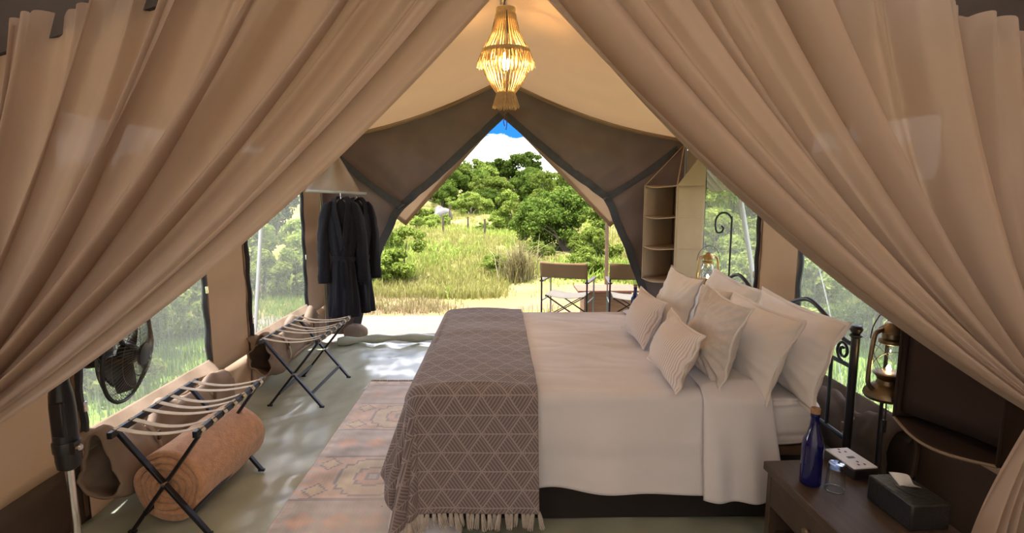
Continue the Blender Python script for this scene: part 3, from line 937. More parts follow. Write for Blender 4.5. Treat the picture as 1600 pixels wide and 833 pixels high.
# outside the side windows
for x, y, s_, k in ((-3.75, 5.1, 0.95, 'near_bush'), (-4.6, 6.5, 1.2, 'near_bush'), (-4.3, 9.6, 1.0, 'bush_b'), (-6.6, 15.5, 1.7, 'bush_c'), (-9.5, 16.0, 2.0, 'bush_a'), (-5.6, 8.8, 1.35, 'bush_a'), (-6.5, 11.5, 1.5, 'bush_a'), (-7.5, 7.8, 1.6, 'bush_b'), (-8.5, 12.5, 1.7, 'bush_c'), (-5.2, 12.5, 1.3, 'bush_b'), (-9.5, 9.8, 1.9, 'bush_a')):
    plant(k, x, y, s_, 'leafy bush outside the left windows', 'bushes outside the left windows')
for x, y, s_, k in ((4.3, 8.6, 1.25, 'bush_b'), (5.3, 9.6, 1.5, 'bush_a'), (6.3, 12.5, 1.6, 'bush_a'), (4.2, 5.9, 1.0, 'near_bush'), (3.9, 9.9, 0.9, 'near_bush'), (6.4, 15.5, 1.9, 'bush_c'), (6.6, 8.4, 1.45, 'bush_b'), (7.6, 10.6, 1.7, 'bush_a'), (4.6, 11.4, 1.5, 'bush_a'), (8.4, 8.0, 1.7, 'bush_c')):
    plant(k, x, y, s_, 'leafy bush outside the right windows', 'bushes outside the right windows')

# one label each, by order across the view
ORD = ['first', 'second', 'third', 'fourth', 'fifth', 'sixth', 'seventh', 'eighth', 'ninth', 'tenth', 'eleventh', 'twelfth', 'thirteenth', 'fourteenth', 'fifteenth', 'sixteenth', 'seventeenth', 'eighteenth', 'nineteenth', 'twentieth', 'twenty-first', 'twenty-second']
for grp, phrase in (('trees beyond the meadow', 'green tree beyond the meadow beside the skyline tree, %s from the left'),
                    ('bushes in the meadow', 'green bush scattered in the meadow behind the door, %s from the left'),
                    ('bushes outside the left windows', 'leafy bush outside the left windows, %s from the left'),
                    ('bushes outside the right windows', 'leafy bush outside the right windows, %s from the left')):
    mem = sorted([o for o in COL.objects if o.get('group') == grp], key=lambda o: o.location.x / o.location.y)
    for k, o in enumerate(mem): o['label'] = phrase % ORD[k]

# grass: one mass
def grass_mesh(name, pts, hmin, hmax, w, blades, mat, seed, lean=0.5, spread=0.06):
    r = np.random.RandomState(seed)
    n = len(pts) * blades
    c = np.repeat(np.asarray(pts), blades, 0)
    sc_ = np.repeat(0.6 + 0.8 * r.rand(len(pts)), blades)
    c = c + np.stack([r.normal(size=n) * spread, r.normal(size=n) * spread, np.zeros(n)], 1)
    a = r.rand(n) * 2 * pi
    h = (hmin + (hmax - hmin) * r.rand(n)) * sc_
    d = np.stack([np.cos(a), np.sin(a), np.zeros(n)], 1)
    sd = np.stack([-np.sin(a), np.cos(a), np.zeros(n)], 1)
    le = lean * r.rand(n)
    ww = w * (0.7 + 0.6 * r.rand(n)) 
    mid = c + d * (h * le * 0.35)[:, None] + np.array([0, 0, 1]) * (h * 0.6)[:, None]
    tip = c + d * (h * le)[:, None] + np.array([0, 0, 1]) * (h * (1 - 0.25 * le))[:, None]
    V = np.stack([c - sd * ww[:, None], c + sd * ww[:, None], mid + sd * ww[:, None] * 0.7, mid - sd * ww[:, None] * 0.7, tip], 1)
    i5 = np.arange(n)[:, None] * 5
    quads = (i5 + np.array([[0, 1, 2, 3]])).tolist(); tris = (i5 + np.array([[3, 2, 4]])).tolist()
    me = bpy.data.meshes.new(name)
    me.from_pydata(V.reshape(-1, 3).tolist(), [], quads + tris)
    me.materials.append(mat); me.update()
    o = bpy.data.objects.new(name, me); COL.objects.link(o)
    return o
def scatter(n, ratio0, ratio1, y0, y1, seed, p=1.6):
    r = np.random.RandomState(seed)
    y = y0 + (y1 - y0) * r.rand(n) ** p
    x = (ratio0 + (ratio1 - ratio0) * r.rand(n)) * y
    return np.stack([x, y, ground_z(x, y)], 1)
def patchy(p, seed, thr):
    f = SN(seed, 9, 0.12, 0.9)
    return p[f(p[:, 0], p[:, 1]) + nprs.normal(size=len(p)) * 0.5 > thr]
o = grass_mesh('meadow_weeds', patchy(scatter(9000, -0.34, 0.36, 9.2, 34, 15, 1.3), 83, 0.5), 0.06, 0.26, 0.018, 7, M['leaf_light'], 16, 1.0, 0.10)
tag(o, 'low leafy green weeds in patches over the meadow', 'weeds', None, 'stuff')
o = grass_mesh('meadow_grass', patchy(scatter(26000, -0.34, 0.36, 9.6, 40, 5, 1.4), 81, 0.0), 0.06, 0.22, 0.007, 6, M['grass'], 6)
tag(o, 'yellow green wild grass over the meadow beyond the door', 'grass', None, 'stuff')
o = grass_mesh('dry_grass', patchy(scatter(3400, -0.34, 0.36, 7.7, 14, 8, 1.1), 82, 0.5), 0.03, 0.16, 0.006, 6, M['straw'], 9)
tag(o, 'dry straw grass fringing the patio slab', 'grass', None, 'stuff')
r_ = np.random.RandomState(33)
pts = []
for s in (-1, 1):
    x = s * (2.5 + 6 * r_.rand(9000) ** 1.4); y = 2.0 + 11 * r_.rand(9000)
    pts.append(np.stack([x, y, ground_z(x, y)], 1))
pts = np.concatenate(pts)
o = grass_mesh('lawn_grass', pts, 0.04, 0.15, 0.0045, 6, M['lawn'], 12)
tag(o, 'bright green grass growing along both sides of the tent', 'grass', None, 'stuff')
# a straw coloured tussock right of the middle of the meadow
tp = np.array([[px(812, 11.0), 11.0, float(ground_z(px(812, 11.0), 11.0))]])
tu = grass_mesh('grass_tussock', np.repeat(tp, 10, 0), 0.45, 0.85, 0.010, 40, M['straw'], 14, 0.9, 0.13)
tag(tu, 'arching straw coloured grass tussock left of the director chairs', 'grass tussock')
# pale boulders and stakes
def boulder(x, y, sx, sy, sz, seed, label):
    f = SN(seed, 8, 0.3, 1.0)
    nu, nv = 24, 14
    P = np.zeros((nu, nv, 3))
    for i in range(nu):
        for j in range(nv):
            a = 2 * pi * i / nu; b = -pi / 2 + pi * j / (nv - 1)
            k = 1 + 0.16 * float(f(math.cos(a) * math.cos(b), math.sin(a) + math.sin(b)))
            P[i, j] = (sx * k * math.cos(a) * math.cos(b), sy * k * math.sin(a) * math.cos(b), sz * k * math.sin(b))
    o = grid_obj('boulder', P, M['stone'], close_u=True)
    o.location = (x, y, float(ground_z(x, y)) + sz * 0.45)
    tag(o, label, 'boulder')
boulder(px(690, 25), 25, 0.42, 0.35, 0.40, 1, 'pale boulder at the left of the far meadow')
boulder(px(828, 30), 30, 0.7, 0.5, 0.45, 2, 'pale boulder between the bushes in mid meadow')
boulder(px(915, 31), 31, 1.0, 0.6, 0.9, 3, 'pale boulder behind the big bush on the right')
for p, y, h in ((692, 17, 0.55), (757, 18, 0.55), (703, 24, 0.8), (731, 20, 0.6)):
    x = px(p, y)
    mb = MB(); mb.tube([(0, 0, -0.1), (0.01, 0, h)], [0.035, 0.03], 8)
    o = mb.build('wooden_stake', M['bark'], None, True); o.location = (x, y, float(ground_z(x, y)))
    tag(o, {692: 'short weathered stake in the meadow, lowest and leftmost', 757: 'short weathered stake in the meadow, rightmost of the four', 703: 'weathered stake beside the pale boulder at the far left', 731: 'weathered stake in the meadow, second from the right'}[p], 'stake', 'stakes in the meadow')

# poles and guys outside the windows, the veranda pole
def pole(name, a, b, r, mat, label, cat='pole'):
    mb = MB(); a = Vector(a); b = Vector(b)
    mb.tube([Vector((0, 0, 0)), b - a], r, 10)
    o = mb.build(name, mat, None, True); o.location = a
    tag(o, label, cat); return o
pole('veranda_pole', (1.43, 7.46, -0.13), (1.41, 7.46, 2.35), 0.024, M['pole_wood'], 'brown wooden veranda pole behind the director chairs')
pole('guy_pole', (2.34, 4.52, float(ground_z(2.34, 4.52))), (2.305, 5.42, 1.77), 0.022, M['grey_pole'], 'slanting grey pole outside the window beside the canvas organizer')
pole('guy_pole', (-2.32, 4.86, float(ground_z(-2.32, 4.86))), (-2.30, 5.32, 1.75), 0.018, M['grey_pole'], 'slanting grey pole outside the window beside the robes')
mb = MB()
for k in range(12):
    y0, y1 = 4.2 + 2.3 * k / 12, 4.2 + 2.3 * (k + 1) / 12
    mb.add([(2.07, y0, 2.06), (2.07, y1, 2.06), (2.46, y1, 1.62 + 0.01 * math.sin(k + 1)), (2.46, y0, 1.62 + 0.01 * math.sin(k))], [(0, 1, 2, 3)])
o = mb.build('window_awning', pbr('grey_canvas', (0.22, 0.20, 0.17), 0.9), None, True)
m_ = o.modifiers.new('solid', 'SOLIDIFY'); m_.thickness = 0.006
tag(o, 'grey canvas awning outside the top of the right rear window', 'awning')
mb = MB(); mb.tube(curve([(2.46, 4.9, 1.62), (2.5, 4.4, 1.2), (2.55, 4.1, 0.6), (2.6, 3.9, -0.1)], 6), 0.004, 5)
o = mb.build('guy_rope', M['grey_pole'], None, True); tag(o, 'thin guy rope outside the right rear window', 'rope')

# ================================================================ NET CURTAINS
def net_curtain(s, xin, yb, K, c0, c1, label, seed, NF, gather):
    N, Mr = 520, 70
    u = np.linspace(0, 1, N)[:, None]; t = np.linspace(0, 1, Mr)[None, :]
    ax = xin + (2.0 - xin) * u                                   # distance from the middle, outwards
    Tx = s * ax; Tz = 2.495 - 0.285 * np.abs(ax)
    Kx = K[0] + s * 0.02 * np.sin(9 * u) - s * 0.03 * (1 - u); Kz = K[2] + gather * (u - 0.5)
    cx = c0[0] + (c1[0] - c0[0]) * u; cz = c0[1] + (c1[1] - c0[1]) * u
    Cx = Tx + (Kx - Tx) * cx; Cz = Tz + (Kz - Tz) * cz
    X = (1 - t) ** 2 * Tx + 2 * t * (1 - t) * Cx + t ** 2 * Kx
    Z = (1 - t) ** 2 * Tz + 2 * t * (1 - t) * Cz + t ** 2 * Kz
    r = np.random.RandomState(seed)
    ph = np.zeros_like(u)
    for k in range(1, 7): ph = ph + r.normal() * 0.55 / k ** 0.6 * np.sin(2 * pi * k * u + r.rand() * 6.28)
    p1 = 2 * pi * NF * u + 2.2 * ph
    p2 = 2 * pi * NF * 2.6 * u + 3.1 * ph + 1.0 + 0.7 * np.sin(3 * t + 7 * u)
    p3 = 2 * pi * NF * 5.5 * u + 4 * ph
    sharp = lambda q: np.sign(np.sin(q)) * np.abs(np.sin(q)) ** 0.8
    tt = t
    A1 = 0.085 * (0.35 + 0.65 * np.sin(pi * np.clip(tt * 0.9 + 0.08, 0, 1)) ** 0.8) * (0.6 + 0.5 * np.sin(5 * u + seed) ** 2)
    A2 = 0.022 * (0.5 + 0.5 * np.cos(2.2 * tt)) * (0.6 + 0.6 * np.sin(11 * u + 2) ** 2)
    A3 = 0.008 * np.exp(-tt / 0.10) + 0.0025
    drift = 0.35 * np.sin(2.4 * tt + 6 * u)
    Yd = A1 * np.sin(p1 + drift) + A2 * sharp(p2) + A3 * np.sin(p3)
    Yp = yb + Yd + 0.03 * np.sin(pi * tt) + (K[1] - yb) * tt ** 2
    dl = 1.0 * A1 * np.cos(p1 + drift) + 1.1 * A2 * np.cos(p2 + 0.6)                           # sideways sway of each pleat
    X = X + dl * 0.5 * (1 - tt * 0.5); Z = Z + dl * 0.35 * s * 0.3
    Z = Z + 0.012 * np.abs(np.sin(p3 * 0.5)) * np.exp(-tt / 0.03)  # ruffled heading
    P = np.stack([X, Yp + 0 * X, Z], -1)
    root = empty('net_curtain', (K[0], K[1], K[2]), 0, label, 'curtain')
    P = P - np.array(K)
    grid_obj('drape', P, M['curtain'], root)
    return root, K
lc, K = net_curtain(-1, -0.21, 1.70, (-2.0, 1.66, 0.715), (0.43, 0.60), (0.42, 0.60), 'sheer tan net curtain drawn aside to the left wall', 3, 8, 0.14)
rc, K2 = net_curtain(1, -0.20, 1.64, (1.74, 1.585, 0.93), (0.47, 0.63), (0.42, 0.58), 'sheer tan net curtain drawn aside above the bedside table', 5, 8, 0.12)
# tails hanging below the ties
for root, Kk, s, dx in ((lc, K, -1, 0.02), (rc, K2, 1, -0.04)):
    N, Mr = 90, 40
    u = np.linspace(0, 1, N)[:, None]; t = np.linspace(0, 1, Mr)[None, :]
    fan = 0.05 + 0.11 * np.sin(np.clip(t, 0, 1) * pi * 0.5)
    Xt = dx + (u - 0.5) * fan * 2 * 0.8 - s * 0.03 * np.sin(pi * t)
    Xt = Xt - (0.055 * np.sin(np.clip(t, 0, 0.6) / 0.6 * pi / 2) if s > 0 else 0)
    Yt = 0.035 * np.sin(2 * pi * 6 * u + 2 * t) * (0.4 + t) + 0 * u
    Zt = -t * (Kk[2] - 0.03) + 0.0 * u
    grid_obj('tail', np.stack([Xt + 0 * t, Yt + 0 * t, Zt + 0 * u], -1), M['curtain'], root)
    mb = MB(); mb.ribbon([(dx * 0.5 + 0.07 * math.cos(a), 0.06 * math.sin(a), 0.012 * math.sin(a)) for a in np.linspace(0, 2 * pi, 24)], (0, 0, 1), 0.05, 0.006)
    mb.build('tie_back', M['strap'], root, True)
    mb = MB(); mb.tube([(0.05 * s, 0.02, 0.0), (s * (HW - abs(Kk[0]) - 0.01), 0.03, 0.03)], 0.006, 6)
    mb.build('tie_cord', M['strap'], root, True)

# ================================================================ BED
XA, XB, YF, YK, ZT_ = -0.42, 1.53, 2.43, 4.17, 0.645     # foot, head, front, back, top of the bed
bedf = empty('bed_base', (0.55, 3.3, 0), 0, 'dark bed base with brown wooden rail under the white mattress', 'bed base')
mb = MB(); mb.box((-0.02, 0, 0.17), (1.86, 1.62, 0.34)); mb.build('valance', M['base_cloth'], bedf, bevel=0.01)
mb = MB()
mb.box((0.05, -0.80, 0.355), (1.86, 0.05, 0.05)); mb.build('side_rail', M['bed_wood'], bedf, bevel=0.006)
mb = MB(); mb.box((0.05, 0.80, 0.355), (1.86, 0.05, 0.05)); mb.build('side_rail', M['bed_wood'], bedf, bevel=0.006)
mb = MB(); mb.box((0.97, 0, 0.355), (0.05, 1.66, 0.05)); mb.build('head_rail', M['bed_wood'], bedf, bevel=0.006)
for x in (-0.85, 0.85):
    for y in (-0.75, 0.75):
        mb = MB(); mb.box((x, y, 0.165), (0.06, 0.06, 0.33)); mb.build('leg', M['bed_wood'], bedf, bevel=0.005)

def rounded_block(x0, x1, y0, y1, z0, z1, r, wr=0.004, seed=1, mat=None, name='mattress', parent=None):
    """superellipsoid-like mattress with sheet creases"""
    nu, nv = 120, 40
    P = np.zeros((nu, nv, 3))
    f = SN(seed, 10, 0.8, 4.0, (0.35, 2.2))
    cx, cy, cz = (x0 + x1) / 2, (y0 + y1) / 2, (z0 + z1) / 2
    hx, hy, hz = (x1 - x0) / 2, (y1 - y0) / 2, (z1 - z0) / 2
    for i in range(nu):
        a = 2 * pi * i / nu
        ca, sa = math.cos(a), math.sin(a)
        e = 2 / 14
        sx = math.copysign(abs(ca) ** e, ca); sy = math.copysign(abs(sa) ** e, sa)
        for j in range(nv):
            t = j / (nv - 1)
            # profile: bottom centre -> edge -> up the side -> top centre
            if t < 0.15: k, z = t / 0.15, -1.0
            elif t < 0.85:
                q = (t - 0.15) / 0.7; ang = -pi / 2 + pi * q
                cz_ = math.sin(ang); z = math.copysign(abs(cz_) ** 0.45, cz_); k = 1 - (1 - abs(math.cos(ang)) ** 0.35) * r / min(hx, hy)
            else: k, z = 1 - (t - 0.85) / 0.15, 1.0
            kk = k if t < 0.85 and t > 0.15 else k * (1 - r / min(hx, hy))
            off = wr * float(f(sx * 2 + sy, z)) if 0.15 < t < 0.85 else 0
            P[i, j] = (cx + (hx * kk + off) * sx, cy + (hy * kk + off) * sy, cz + hz * z)
    return grid_obj(name, P, mat, parent, close_u=True)
mt = rounded_block(XA + 0.03, XB + 0.03, YF + 0.03, YK - 0.03, 0.385, 0.625, 0.05, 0.006, 3, M['sheet'])
tag(mt, 'white mattress in a creased fitted sheet under the duvet', 'mattress')

def drape_pts(S, T, xa, ya, yb, zt, R, flare, wave=0.0, seed=0, cornerflare=0.20):
    """a cloth lying on the bed top and falling over the foot (S<xa), the front (T<ya) and the back (T>yb)"""
    dx = np.maximum(xa - S, 0); dyf = np.maximum(ya - T, 0); dyb = np.maximum(T - yb, 0)
    dy = dyf + dyb; sy = np.where(dyf > 0, -1.0, 1.0)
    d = np.hypot(dx, dy)
    ux = np.where(d > 0, -dx / np.maximum(d, 1e-6), 0); uy = np.where(d > 0, sy * dy / np.maximum(d, 1e-6), 0)
    arc = R * pi / 2
    q = np.clip(d / R, 0, pi / 2)
    out = R * np.sin(q); z = zt - R * (1 - np.cos(q))
    rest = np.maximum(d - arc, 0)
    corner = np.abs(ux * uy) * 2
    fl_ = flare + cornerflare * corner
    out = out + rest * fl_; z = z - rest * np.sqrt(np.maximum(1 - fl_ ** 2, 0.2))
    if wave:
        f = SN(seed, 7, 0.8, 3.2)
        out = out + wave * np.clip(rest / 0.3, 0, 1.3) * f(S * np.abs(uy) * 1.0, T * np.abs(ux) + 0.15 * rest)
    bx = np.maximum(S, xa); by = np.clip(T, ya, yb)
    return np.stack([bx + ux * out, by + uy * out, z], -1)

# duvet
S, T = np.meshgrid(np.linspace(XA - 0.42, 1.22, 170), np.linspace(YF - 0.475, YK + 0.475, 200), indexing='ij')
P = drape_pts(S, T, XA + 0.04, YF + 0.045, YK - 0.045, 0.675, 0.06, 0.06, 0.022, 31)
dw = SN(32, 12, 0.5, 2.6, (0.8, 2.0)); dw2 = SN(34, 10, 1.5, 5.0, (0.7, 2.0))
top = (T > YF + 0.05) & (T < YK - 0.05) & (S > XA)
P[..., 2] += np.where(top, 0.009 * dw(S, T) + 0.0035 * np.abs(dw2(S, T)), 0)
P[..., 1] += np.where(T <= YF + 0.05, -0.004 * dw2(S * 0.8, T), 0)
P[..., 2] += np.where(T < YF - 0.40, 0.007 * np.sin(S * 5 + 0.5) + 0.004 * np.sin(S * 11), 0)
dv = grid_obj('duvet', P, M['duvet'], solid=0.022, offset=-1)
tag(dv, 'white cotton duvet spread over the bed and hanging down its side', 'duvet')
# turned-back head end of the duvet
S, T = np.meshgrid(np.linspace(0.93, 1.27, 50), np.linspace(YF - 0.49, YK + 0.4, 190), indexing='ij')
q = (S - 0.93) / 0.34
Sx = 0.93 + 0.34 * q + 0.018 * np.sin(T * 4 + 1) * (0.3 + q)
lift = 0.016 + 0.024 * np.sin(pi * np.clip(q, 0, 1)) ** 0.5
P = drape_pts(Sx, T, -9, YF + 0.045 - 0.0, YK - 0.045, 0.675, 0.06, 0.07, 0.026, 41)
side = (T < YF + 0.02)
P[..., 2] += np.where(side, 0, lift + 0.006 * dw(S, T))
P[..., 1] -= np.where(side, lift + 0.012 * np.sin(Sx * 40 + T * 3) * np.clip((YF - T) / 0.4, 0, 1), 0)
P[..., 0] += np.where(side, 0.02 * np.clip((YF - T) / 0.4, 0, 1) * (q - 0.3), 0)
fb = grid_obj('turned_back_edge', P, M['duvet'], dv, solid=0.016, offset=-1)

# throw with tassels
S, T = np.meshgrid(np.linspace(XA - 0.40, 0.135, 130), np.linspace(YF - 0.565, YK + 0.5, 260), indexing='ij')
S2 = S + 0.02 * (YK - T) / 1.7 * np.clip((S - XA) / 0.5, 0, 1)
P = drape_pts(S2, T, XA + 0.03, YF + 0.04, YK - 0.04, 0.690, 0.07, 0.085, 0.03, 51)
P[..., 2] += np.where((T > YF + 0.05) & (T < YK - 0.05) & (S > XA), 0.006 * dw(S, T) + 0.012 * np.sin(pi * np.clip((S - XA) / 0.5, 0, 1)), 0)
uvs = np.stack([S, T], -1)
th = grid_obj('throw', P, M['throw'], uv=uvs, solid=0.010, offset=1)
tag(th, 'grey brown woven throw with triangle pattern across the bed foot', 'throw')
tas = MB()
for k in range(7):
    a = 2 * pi * k / 7
    tas.tube([(0.002 * math.cos(a), 0.002 * math.sin(a), 0.012), (0.006 * math.cos(a), 0.006 * math.sin(a), -0.012), (0.010 * math.cos(a + 0.4), 0.008 * math.sin(a + 0.4), -0.045), (0.013 * math.cos(a + 0.7), 0.011 * math.sin(a + 0.7), -0.078)], [0.004, 0.0045, 0.004, 0.0025], 5)
tas.lathe([(0.004, 0.004), (0.0085, 0.0), (0.0085, -0.008), (0.005, -0.014)], seg=8)
first = None
nS = P.shape[0]
for idx in np.linspace(0, nS - 1, 40).astype(int):
    p = P[idx, 0]; p2 = P[idx, 4]
    dvec = Vector(p - p2).normalized()
    if first is None:
        first = tas.build('tassel', M['tassel'], th, True, label='pale knotted tassel'); to = first
    else:
        to = first.copy(); COL.objects.link(to); to.parent = th
    to.location = Vector(p) + dvec * 0.004
    to.rotation_euler = (rnd.uniform(-0.2, 0.2), rnd.uniform(-0.25, 0.25), rnd.random() * 6)
    to.scale = (1, 1, rnd.uniform(0.85, 1.15))

# ---------------------------------------------------------------- headboards
def headboard(y0, y1, label):
    root = empty('headboard', (1.645, y0, 0), 0, label, 'headboard', None)
    L = y1 - y0
    for k, y in enumerate((0.0, L)):
        mb = MB()
        mb.tube([(0, y, 0), (0, y, 0.93)], 0.019, 12)
        mb.lathe([(0.019, 0.925), (0.027, 0.932), (0.027, 0.938), (0.018, 0.945), (0.026, 0.957), (0.029, 0.968), (0.022, 0.982), (0.004, 0.988)], (0, y, 0), 14)
        mb.build('post', M['black_metal'], root, True)
    arc = curve([(0, 0.0, 0.885), (0, 0.10, 0.90), (0, 0.22, 0.965), (0, L / 2, 1.025), (0, L - 0.22, 0.965), (0, L - 0.10, 0.90), (0, L, 0.885)], 8)
    mb = MB(); mb.tube(arc, 0.012, 10); mb.build('top_arc', M['black_metal'], root, True)
    mb = MB(); mb.tube([(0, 0, 0.78), (0, L, 0.78)], 0.011, 10); mb.build('rail', M['black_metal'], root, True)
    mb = MB(); mb.tube([(0, 0, 0.42), (0, L, 0.42)], 0.013, 10); mb.build('rail', M['black_metal'], root, True)
    for yy in (0.17, 0.34, L - 0.34, L - 0.17):
        mb = MB(); mb.tube([(0, yy, 0.42), (0, yy, 0.78)], 0.009, 8); mb.build('spindle', M['black_metal'], root, True)
    for sgn, yc in ((1, 0.085), (-1, L - 0.085)):
        sp = []
        for k in range(46):
            a = k / 45 * 2 * pi * 1.55
            r = 0.052 - 0.038 * k / 45
            sp.append((0, yc + sgn * r * math.sin(a) * 0.95, 0.838 - r * math.cos(a)))
        mb = MB(); mb.tube(sp, 0.007, 8); mb.build('scroll', M['black_metal'], root, True)
    return root
headboard(2.45, 3.27, 'black iron headboard with scrolls beside the lit lantern')
headboard(3.33, 4.15, 'black iron headboard at the far side of the bed')

# ---------------------------------------------------------------- pillows
def pillow(name, c, w, h, th, face_deg, tilt_deg, roll_deg, mat, label, cat='pillow', seed=1, flange=0.0, piping=None, pinch=0.07, group=None, wr=1.0):
    """c: centre; face_deg: heading of the front face (180 = towards -X); tilt back; roll in its own plane"""
    n = 46
    t = np.linspace(-1, 1, n)
    # denser towards the rim
    t = np.sign(t) * (1 - (1 - np.abs(t)) ** 1.25)
    A, B = np.meshgrid(t, t, indexing='ij')
    f = SN(seed, 10, 0.35, 1.6); g = SN(seed + 50, 10, 0.8, 2.6)
    fw = 1.0
    prof = (np.maximum(1 - A ** 2, 0) ** 0.55) * (np.maximum(1 - B ** 2, 0) ** 0.55)
    prof = prof * (1 - 0.16 * B)
    half = th / 2 * prof * (1 + 0.06 * f(A, B))
    radial = np.hypot(A, B)
    cw = np.clip((radial - 0.55) / 0.6, 0, 1) * np.sqrt(prof)
    ang = np.arctan2(B, A)
    crease = np.sin(ang * 22 + 3 * g(A * 0.3, B * 0.3)) * cw
    half_f = half + wr * (0.008 * crease + 0.005 * g(A, B) * prof)
    half_b = half - wr * 0.004 * crease
    x = A * w / 2 * (1 - pinch * (1 - B ** 2)); y = B * h / 2 * (1 - pinch * (1 - A ** 2))
    # droop of the two upper corners
    y = y - 0.03 * h * (np.abs(A) ** 3) * (B > 0) * B * 0 + 0.0
    rim = 0.006 * f(A * 2, B * 2) * (1 - prof)
    front = np.stack([x, y, half_f + rim], -1); backp = np.stack([x, y, -half_b + rim], -1)
    V = np.concatenate([front.reshape(-1, 3), backp.reshape(-1, 3)]).tolist()
    F = []
    for i in range(n - 1):
        for j in range(n - 1):
            a = i * n + j
            F.append((a, a + n, a + n + 1, a + 1))
            b = n * n + a
            F.append((b, b + 1, b + n + 1, b + n))
    me = bpy.data.meshes.new(name)
    me.from_pydata(V, [], F); me.update()
    ul = me.uv_layers.new(name='UVMap')
    li = np.zeros(len(me.loops), dtype=np.int32); me.loops.foreach_get('vertex_index', li)
    uvv = np.stack([x, y], -1).reshape(-1, 2); uvv = np.concatenate([uvv, uvv])
    ul.data.foreach_set('uv', uvv[li].astype(np.float32).ravel())
    bm = bmesh.new(); bm.from_mesh(me); bmesh.ops.remove_doubles(bm, verts=bm.verts, dist=0.0009); bm.to_mesh(me); bm.free()
    me.materials.append(mat)
    for p in me.polygons: p.use_smooth = True
    o = bpy.data.objects.new(name, me); COL.objects.link(o)
    fa = math.radians(face_deg); nrm = Vector((math.cos(fa), math.sin(fa), 0))
    tl = math.radians(tilt_deg)
    upv = (Vector((0, 0, 1)) * math.cos(tl) - nrm * math.sin(tl)).normalized()
    nr = (nrm * math.cos(tl) + Vector((0, 0, 1)) * math.sin(tl)).normalized()
    wd = upv.cross(nr).normalized()
    rl = math.radians(roll_deg)
    wd2 = wd * math.cos(rl) + upv * math.sin(rl); up2 = upv * math.cos(rl) - wd * math.sin(rl)
    m = Matrix(((wd2.x, up2.x, nr.x, c[0]), (wd2.y, up2.y, nr.y, c[1]), (wd2.z, up2.z, nr.z, c[2]), (0, 0, 0, 1)))
    o.matrix_world = m
    tag(o, label, cat, group)
    # rim: the boundary of the grid
    idx = [(i, 0) for i in range(n)] + [(n - 1, j) for j in range(1, n)] + [(i, n - 1) for i in range(n - 2, -1, -1)] + [(0, j) for j in range(n - 2, 0, -1)]
    bp = [Vector((x[i, j], y[i, j], rim[i, j])) for i, j in idx]
    if piping:
        mb = MB(); mb.tube(bp + [bp[0]], 0.0055, 6, False)
        pp = mb.build('piping', piping, o, True)
    if flange:
        Q = np.zeros((len(bp) + 1, 5, 3))
        ff = SN(seed + 9, 8, 1.0, 4.0)
        for q_ in range(len(bp) + 1):
            p = bp[q_ % len(bp)]
            dirv = Vector((p.x / (w / 2), p.y / (h / 2), 0))
            mxx = max(abs(dirv.x), abs(dirv.y))
            dv_ = Vector((dirv.x if abs(dirv.x) > 0.9 else 0, dirv.y if abs(dirv.y) > 0.9 else 0, 0))
            if dv_.length < 1e-3: dv_ = dirv
            for k in range(5):
                e = flange * k / 4
                Q[q_, k] = (p.x + dv_.x * e - dirv.x * 0.004, p.y + dv_.y * e - dirv.y * 0.004 - 0.1 * e * (dirv.y < 0), p.z + 0.35 * e * math.sin(q_ * 0.35) + 0.25 * e * math.sin(q_ * 0.13))
        grid_obj('flange', Q, mat, o, solid=0.003)
    return o
pillow('pillow', (1.455, 2.72, 0.825), 0.76, 0.42, 0.21, 182, 17, -2, M['pillow'], 'white pillow against the headboard beside the lit lantern', seed=2, flange=0.02, pinch=0.09)
pillow('pillow', (1.465, 3.56, 0.825), 0.74, 0.42, 0.19, 181, 20, -3, M['pillow'], 'white pillow against the far headboard, rearmost of its set', seed=3, flange=0.02, pinch=0.09)
pillow('pillow', (1.255, 2.69, 0.835), 0.62, 0.41, 0.22, 186, 20, -2, M['pillow'], 'plump white pillow between the piped linen cushion and the lantern pillow', seed=4, flange=0.018, pinch=0.09)
pillow('pillow', (1.25, 3.42, 0.83), 0.62, 0.40, 0.18, 184, 20, 0, M['beige_case'], 'beige pillow standing behind the far white piped cushion', seed=5, pinch=0.09)
pillow('cushion', (1.045, 2.625, 0.895), 0.43, 0.42, 0.18, 186, 15, -5, M['linen'], 'large linen cushion with pale piping in front of the near pillows', 'cushion', seed=6, piping=M['pillow'], wr=2.0, pinch=0.11)
pillow('cushion', (1.055, 3.27, 0.905), 0.43, 0.44, 0.18, 188, 15, -3, M['pillow'], 'large white piped cushion beside the blue bottle at the far side', 'cushion', seed=7, piping=M['tassel'], pinch=0.11)
pillow('cushion', (0.838, 2.595, 0.835), 0.44, 0.30, 0.16, 184, 22, -5, M['stripe'], 'small striped cushion leaning on the linen cushion nearest the bed edge', 'cushion', seed=8, wr=0.35, piping=M['stripe'], pinch=0.11)
pillow('cushion', (0.855, 3.26, 0.84), 0.42, 0.30, 0.15, 186, 24, -3, M['stripe'], 'small striped cushion leaning on the far white cushion', 'cushion', seed=9, wr=0.35, piping=M['stripe'], pinch=0.11)

